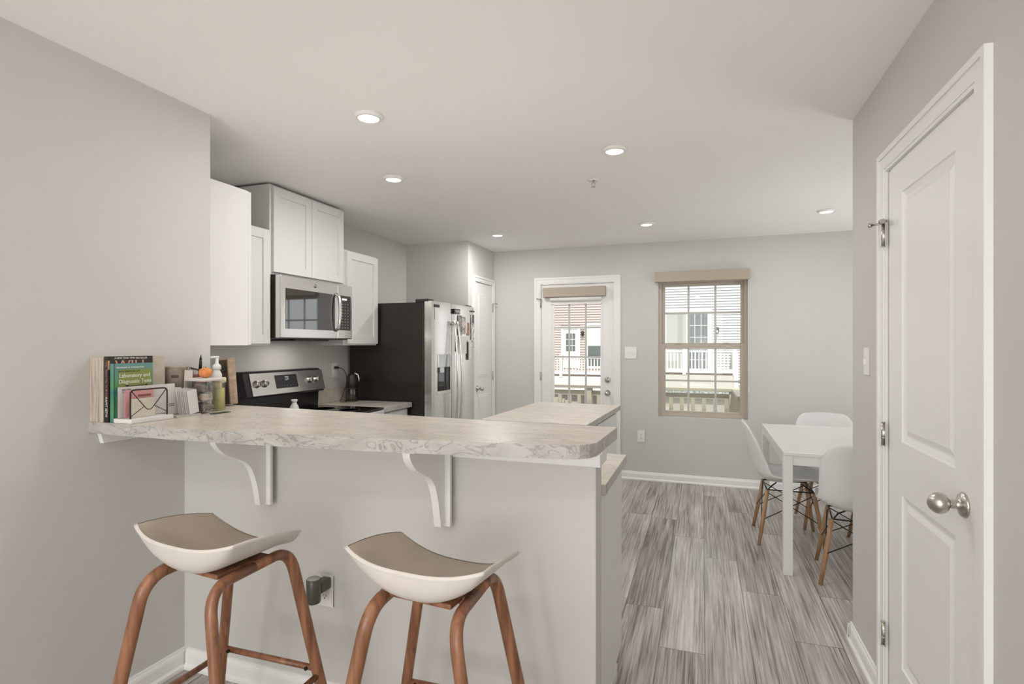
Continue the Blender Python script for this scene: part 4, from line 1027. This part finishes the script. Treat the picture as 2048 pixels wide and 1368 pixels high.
def lump(nm, c, s, col, seed, label, cat='cloth', rot=None):
    rr = random.Random(seed); bm = MB(); bmesh.ops.create_icosphere(bm.b, subdivisions=4, radius=1)
    ph = [rr.uniform(0, 6) for _ in range(6)]
    for v in bm.b.verts:
        p = v.co.copy(); k = 1 + .10 * sin(4 * p.x + ph[0]) + .10 * sin(5 * p.y + ph[1]) + .09 * sin(6 * p.z + ph[2] + 3 * p.x) + .05 * sin(11 * p.x + 9 * p.y + ph[3])
        q = V((max(-1, min(1, p.x * k * 1.15)) * s[0], max(-1, min(1, p.y * k * 1.15)) * s[1], max(-1, min(1, p.z * k * 1.15)) * s[2]))
        if rot is not None: q = rot @ q
        v.co = V(c) + q
    for f in bm.b.faces: f.smooth = True
    o = bm.build(nm, mat('cloth_%s_%d' % (nm, seed), col, .85), None); return tag(o, label, cat, 'contents of the clear box')
lump('brown_cloth', (BCX, BCY, Z0 + .024), (.034, .026, .017), (.17, .135, .105), 5, 'brown cloth at the bottom of the clear box')
lump('beige_cloth', (BCX + .012, BCY - .002, Z0 + .064), (.022, .025, .017), (.50, .42, .36), 3, 'beige bundle at the right of the clear box')
lump('blue_pouch', (BCX - .026, BCY - .004, Z0 + .068), (.012, .024, .018), (.30, .35, .36), 2, 'blue grey pouch in the middle of the clear box')
lump('grey_cloth', (BCX, BCY, Z0 + .106), (.036, .028, .019), (.20, .18, .165), 1, 'dark grey cloth at the top of the clear box')
mt = boxo('black_coaster', dark_m, None, -1.885, -1.855, 1.68, 1.76, Z0, Z0 + .0025, bev=.001); tag(mt, 'thin black mat at the foot of the clear box and yellow jar', 'mat')
og_ = thing('orange_fruit', (-1.94, 1.712, Z0 + bh + .012), 'small bright orange mandarin resting on the clear box lid', 'orange')
b = MB(); b.lathe([(0, 0), (.012, .0012), (.021, .008), (.0265, .021), (.0225, .034), (.012, .0405), (.003, .042), (0, .0415)], (-1.94, 1.712, Z0 + bh + .0125), 28); om = mat('orange_peel', (.72, .24, .06), .45)
b.build('fruit', om, og_); noise_mix(om, (.68, .21, .05), (.76, .29, .09), (60, 60, 60), 3, bump=.2)
b = MB(); b.lathe([(0, .0415), (.003, .042), (.002, .045), (0, .045)], (-1.94, 1.712, Z0 + bh + .0125), 8); b.build('stem', mat('stem_brown', (.12, .09, .03), .7), og_)
# wire cup with pen behind the box
cx, cy = -2.078, 1.80
wb = thing('wire_basket', (cx, cy, Z0), 'small dark wire cup with red lining behind the clear box', 'basket')
b = MB()
for zz, rr in ((Z0 + .002, .024), (Z0 + .09, .030), (Z0 + .170, .035)): b.tube([(cx + rr * cos(k * pi / 8), cy + rr * sin(k * pi / 8), zz + (.012 * cos(k * pi / 8 + 2) if zz > Z0 + .1 else 0)) for k in range(16)], .0016, 6, closed=True)
for k in range(8): a = k * pi / 4; b.tube([(cx + .024 * cos(a), cy + .024 * sin(a), Z0 + .002), (cx + .035 * cos(a), cy + .035 * sin(a), Z0 + .170 + .012 * cos(a + 2))], .0012, 6)
b.build('wire_cage', black_m, wb)
b = MB(); b.lathe([(0, .004), (.021, .004), (.028, .150), (.026, .152)], (cx, cy, Z0), 20); b.build('lining', mat('red_lining', (.45, .17, .13), .7), wb)
pn = thing('ballpoint_pen', (cx, cy, Z0 + .01), 'dark pen sticking up out of the wire cup', 'pen')
b = MB(); b.cyl((cx, cy, Z0 + .01), (cx + .004, cy + .003, Z0 + .175), .0045, seg=10); b.build('barrel', mat('pen_grey', (.28, .27, .27), .3), pn)
b = MB(); b.cyl((cx + .004, cy + .003, Z0 + .175), (cx + .0055, cy + .0042, Z0 + .215), .0068, .0055, 10); b.cyl((cx + .0055, cy + .0042, Z0 + .215), (cx + .006, cy + .0046, Z0 + .236), .0055, .0015, 10); b.build('cap', dark_m, pn)
# yellow jar
c0 = (-1.960, 1.795, Z0)
yj = thing('yellow_jar', c0, 'yellow green tinted glass jar with lid at the right of the clear box', 'jar')
b = MB(); b.lathe([(0, .004), (.023, .004), (.027, .008), (.027, .112), (.025, .122), (.024, .128)], c0, 28); b.build('jar_body', yell_m, yj)
b = MB(); b.lathe([(0, .006), (.023, .006), (.023, .095), (0, .095)], c0, 24); b.build('contents', mat('yellow_filling', (.60, .57, .35), .5), yj)
b = MB(); b.lathe([(.025, .118), (.029, .120), (.029, .138), (.026, .141), (0, .141)], c0, 28); b.build('jar_lid', mat('lid_yellow', (.66, .63, .42), .4), yj)
# white pump bottle
c0 = (-2.025, 1.845, Z0)
pb = thing('pump_bottle', c0, 'white pump dispenser bottle standing behind the yellow jar', 'bottle')
b = MB(); b.lathe([(0, 0), (.018, 0), (.020, .004), (.020, .15), (.012, .168), (.011, .172)], c0, 24); b.build('bottle_body', mat('bottle_white', (.76, .76, .74), .35), pb)
b = MB(); b.lathe([(.0, .172), (.017, .172), (.017, .188), (.010, .196), (.007, .198), (.006, .222), (0, .222)], c0, 20); b.box(c0[0] - .006, c0[0] + .006, c0[1] - .03, c0[1] + .008, Z0 + .222, Z0 + .231, bev=.002); b.build('pump_head', mat('bottle_white', (.76, .76, .74), .35), pb)
# wooden block with dark face
wd_ = thing('wooden_block', (-2.06, 1.965, Z0), 'leaning light wood block with dark face and round black hole at the bar end', 'wooden block')
rot = M4.Rotation(-.09, 3, 'Y')
b = MB(); b.box(-2.112, -2.048, 1.932, 1.976, Z0 + .004, Z0 + .218, bev=.003, rot=rot); b.build('block', acacia, wd_)
b = MB(); b.box(-2.110, -2.052, 1.9285, 1.9325, Z0 + .008, Z0 + .210, rot=rot); b.build('dark_face', darkwood, wd_)
b = MB(); b.lathe([(.010, 0), (.012, .003), (.008, .004), (.007, .001), (0, .001)], (-2.074, 1.928, Z0 + .165), 24, kb); b.build('ring', dark_m, wd_)

# ------------------------------------------------------------ outside: deck, railing, neighbouring houses
vinyl_w = mat('white_siding', (.52, .52, .51), .6); vinyl_p = mat('pink_beige_siding', (.46, .39, .36), .6)
ext_w = mat('exterior_white', (.62, .62, .59), .5); ext_b = mat('exterior_cream', (.40, .37, .29), .6); extg = mat('exterior_glass', (.10, .115, .11), .08)
asph = mat('asphalt', (.2, .2, .2), .9); noise_mix(asph, (.17, .17, .17), (.24, .24, .23), (3, 3, 3))
g0 = boxo('alley_ground', asph, None, -40, 40, 6.0, 60, -3.3, -3.2); g0['kind'] = 'structure'
dk_ = thing('back_deck', (0, 6.5, -.15), 'cream painted deck with picket railing just outside the window', 'deck')
boxo('deck_floor', ext_b, dk_, -3.0, .62, 5.92, 7.1, -.16, -.10)
boxo('beam', ext_b, dk_, -3.0, .62, 7.0, 7.1, -.42, -.16)
boxo('top_rail', ext_b, dk_, -3.0, .42, 6.95, 7.09, .835, .872, bev=.004); boxo('lower_rail', ext_b, dk_, -3.0, .40, 7.0, 7.04, .74, .80); boxo('lower_rail', ext_b, dk_, -3.0, .40, 7.0, 7.04, -.03, .04)
for i in range(27):
    x = -2.95 + i * .128; boxo('picket', ext_b, dk_, x, x + .045, 7.0, 7.04, .04, .74)
for x in (-3.0, -.64 - .8, .30): boxo('post', ext_b, dk_, x, x + .09, 6.97, 7.06, -.1, .835)
b = MB(); b.box(.33, .42, 5.92, 6.97, .835, .872, bev=.004); b.build('side_rail', ext_b, dk_)
for i in range(8):
    y = 6.0 + i * .12; boxo('picket', ext_b, dk_, .355, .395, y, y + .04, -.1, .835)
b = MB(); b.prism([(.60, .55), (.66, .60), (1.6, -.3), (1.6, -.4)], 'y', 6.9, 7.0); b.build('stair_rail', ext_b, dk_)
tr = thing('lattice_screen', (-2.1, 8.0, -.4), 'cream fence panel of the neighbouring deck left of the glass door', 'fence')
b = MB()
for i in range(10): b.box(-2.75 + i * .1, -2.66 + i * .1, 8.0, 8.04, -.5, .72 - .02 * i)
b.build('boards', ext_b, tr); boxo('cap_rail', ext_w, tr, -2.8, -1.72, 7.97, 8.07, .74, .80)

def siding(b, x0, x1, y, z0, z1, pitch=.125, holes=(), lip=.04):
    z = z0
    while z < z1 - .001:
        zt = min(z + pitch, z1)
        segs = [(x0, x1)]
        for (hx0, hx1, hz0, hz1) in holes:
            if zt > hz0 and z < hz1:
                ns = []
                for a, c in segs:
                    if hx1 <= a or hx0 >= c: ns.append((a, c)); continue
                    if hx0 > a: ns.append((a, hx0))
                    if hx1 < c: ns.append((hx1, c))
                segs = ns
        for a, c in segs:
            b.quad((a, y - lip, z), (c, y - lip, z), (c, y, zt), (a, y, zt)); b.quad((a, y, z), (c, y, z), (c, y - lip, z), (a, y - lip, z))
        z = zt
NY = 27
hr = thing('neighbour_house', (6, NY, -3.2), 'white sided townhouse with sliding door seen through the window', 'house')
holes = [(-1.62, .3, .25, 2.9)]
b = MB(); siding(b, -3.0, 9, NY, -3.2, 8, .125, holes); b.build('siding', vinyl_w, hr)
boxo('rear_body', vinyl_w, hr, -3.0, 9, NY + .02, NY + 6, -3.2, 8)
b = MB(); b.box(-1.75, -1.62, NY - .06, NY, .2, 2.9); b.box(.3, .43, NY - .06, NY, .2, 2.9); b.box(-1.75, .43, NY - .06, NY, 2.9, 3.05); b.build('door_casing', ext_w, hr)
b = MB(); b.box(-1.62, -.70, NY - .04, NY + .0, .25, 2.9); b.build('door_blind', mat('pale_blind', (.33, .345, .31), .6), hr)
boxo('sliding_glass', extg, hr, -.62, .22, NY - .03, NY + .01, .25, 2.9)
b = MB(); b.box(-.72, -.62, NY - .07, NY, .25, 2.9); b.box(.22, .3, NY - .06, NY, .25, 2.9)
for x in (-.34, -.06): b.box(x - .012, x + .012, NY - .052, NY - .03, .3, 2.9)
for z in (.7, 1.2, 1.75, 2.3): b.box(-.62, .22, NY - .05, NY - .03, z - .012, z + .012)
b.build('door_frame', ext_w, hr)
b = MB(); b.box(.58, .70, NY - .14, NY - .02, 2.1, 2.2); b.lathe([(.03, -.12), (.07, -.08), (.09, .10), (.04, .17)], (.64, NY - .12, 2.05), 12); b.build('wall_lantern', dark_m, hr)
b = MB(); b.box(.61, .67, NY - .2, NY - .19, 1.97, 2.07); b.build('lantern_glass', ext_w, hr)
BY = NY - 2.2
bal = thing('neighbour_balcony', (0, BY, 0), 'white railed balcony of the white house, left of its plain siding', 'balcony')
boxo('deck_slab', ext_w, bal, -3.0, 1.35, BY, NY - .08, .03, .18)
boxo('fascia_beam', mat('balcony_cream', (.50, .49, .43), .6), bal, -3.0, 1.4, BY - .05, BY, -.42, .10)
boxo('shadow_gap', mat('gap_dark', (.14, .11, .09), .8), bal, -2.8, 1.2, BY - .02, BY - .005, .10, .19)  # solid dark strip, painted shadow between beam and lower rail
boxo('top_rail', ext_w, bal, -3.0, 1.35, BY - .05, BY + .05, 1.08, 1.16); boxo('lower_rail', ext_w, bal, -3.0, 1.35, BY - .03, BY + .03, .19, .37)
for x in (-3.0, -.82, 1.2): boxo('post', ext_w, bal, x, x + .14, BY - .07, BY + .07, .1, 1.25)
for i in range(27):
    x = -2.78 + i * .145
    if -.84 < x < -.62: continue
    boxo('picket', ext_w, bal, x, x + .05, BY - .02, BY + .02, .3, 1.1)
boxo('fascia_cap', ext_w, bal, 1.25, 1.42, BY - .08, NY - .05, -.45, 1.05)
gr = thing('neighbour_garage', (0, BY - .5, -3.2), 'cream garage front with panelled door below the white balcony', 'garage')
boxo('roof_edge', mat('shingle_grey', (.30, .32, .29), .9), gr, -3.2, 1.6, BY - .9, NY - .1, -.62, -.46)
noise_mix(MATS['shingle_grey'], (.16, .18, .15), (.42, .44, .40), (14, 14, 14), 4)
boxo('gutter', ext_w, gr, -3.2, 1.65, BY - .98, BY - .9, -.76, -.62)
boxo('front_wall', mat('garage_cream', (.36, .34, .28), .7), gr, -3.2, 1.6, BY - .8, BY - .7, -3.2, -.76)
for x0_, x1_ in ((-1.6, -1.0), (-.6, .0), (.35, .9)):
    b = MB(); b.box(x0_ - 1.2, x1_ - 1.2, BY - .83, BY - .8, -2.9, -1.25); b.build('door_panel', mat('garage_panel', (.40, .39, .34), .7), gr)
b = MB(); b.lathe([(.03, -.2), (.08, -.14), (.10, .14), (.03, .24)], (.95, BY - .95, -1.55), 10); b.build('wall_lantern', dark_m, gr)
hl = thing('neighbour_house', (-6, NY, -3.2), 'pinkish beige sided townhouse seen through the glass back door', 'house')
holes = [(-6.77, -5.8, .25, 2.35), (-5.5, -4.1, .3, 2.45)]
b = MB(); siding(b, -18, -3.05, NY, -3.2, 8, .125, holes); b.build('siding', vinyl_p, hl)
boxo('rear_body', vinyl_p, hl, -18, -3.05, NY + .02, NY + 6, -3.2, 8)
b = MB(); b.box(-6.78, -6.66, NY - .06, NY, .2, 2.2); b.box(-5.92, -5.80, NY - .06, NY, .2, 2.2); b.box(-6.78, -5.8, NY - .06, NY, 2.2, 2.34); b.build('door_casing', ext_w, hl)
dd = boxo('entry_door', ext_w, hl, -6.66, -5.92, NY - .03, NY, .22, 2.2)
for i in range(3):
    for j in range(3):
        x = -6.52 + i * .165; z = 1.08 + j * .31; boxo('pane', extg, dd, x, x + .135, NY - .04, NY - .028, z, z + .27)
b = MB(); b.box(-5.52, -5.40, NY - .06, NY, .34, 2.38); b.box(-4.2, -4.08, NY - .06, NY, .34, 2.38); b.box(-5.52, -4.08, NY - .06, NY, 2.38, 2.5); b.box(-5.52, -4.08, NY - .06, NY, .22, .34); b.build('window_casing', ext_w, hl)
boxo('window_shade', ext_w, hl, -5.4, -4.2, NY - .03, NY, 1.35, 2.38); boxo('window_glass', extg, hl, -5.4, -4.2, NY - .03, NY, .34, 1.35)
b = MB(); b.lathe([(.02, -.12), (.07, -.08), (.08, .10), (.03, .16)], (-5.66, NY - .1, 1.95), 10); b.build('wall_lantern', dark_m, hl)
bal2 = thing('neighbour_balcony', (-6, BY, 0), 'white railed balcony of the pinkish house seen through the back door', 'balcony')
boxo('deck_slab', ext_w, bal2, -9, -3.4, BY, NY - .08, -.1, .02); boxo('fascia_beam', ext_w, bal2, -9, -3.4, BY - .05, BY, -.75, -.06)
boxo('shadow_gap', mat('gap_dark', (.14, .11, .09), .8), bal2, -8.8, -3.6, BY - .02, BY - .005, -.06, .03)  # solid dark strip, shadow above the beam put into its colour
boxo('top_rail', ext_w, bal2, -9, -3.4, BY - .05, BY + .05, .78, .86); boxo('lower_rail', ext_w, bal2, -9, -3.4, BY - .03, BY + .03, .03, .15)
for i in range(38):
    x = -8.9 + i * .145; boxo('picket', ext_w, bal2, x, x + .05, BY - .02, BY + .02, .1, .8)
for x in (-9, -6.3, -3.5): boxo('post', ext_w, bal2, x, x + .14, BY - .07, BY + .07, -.1, .95)
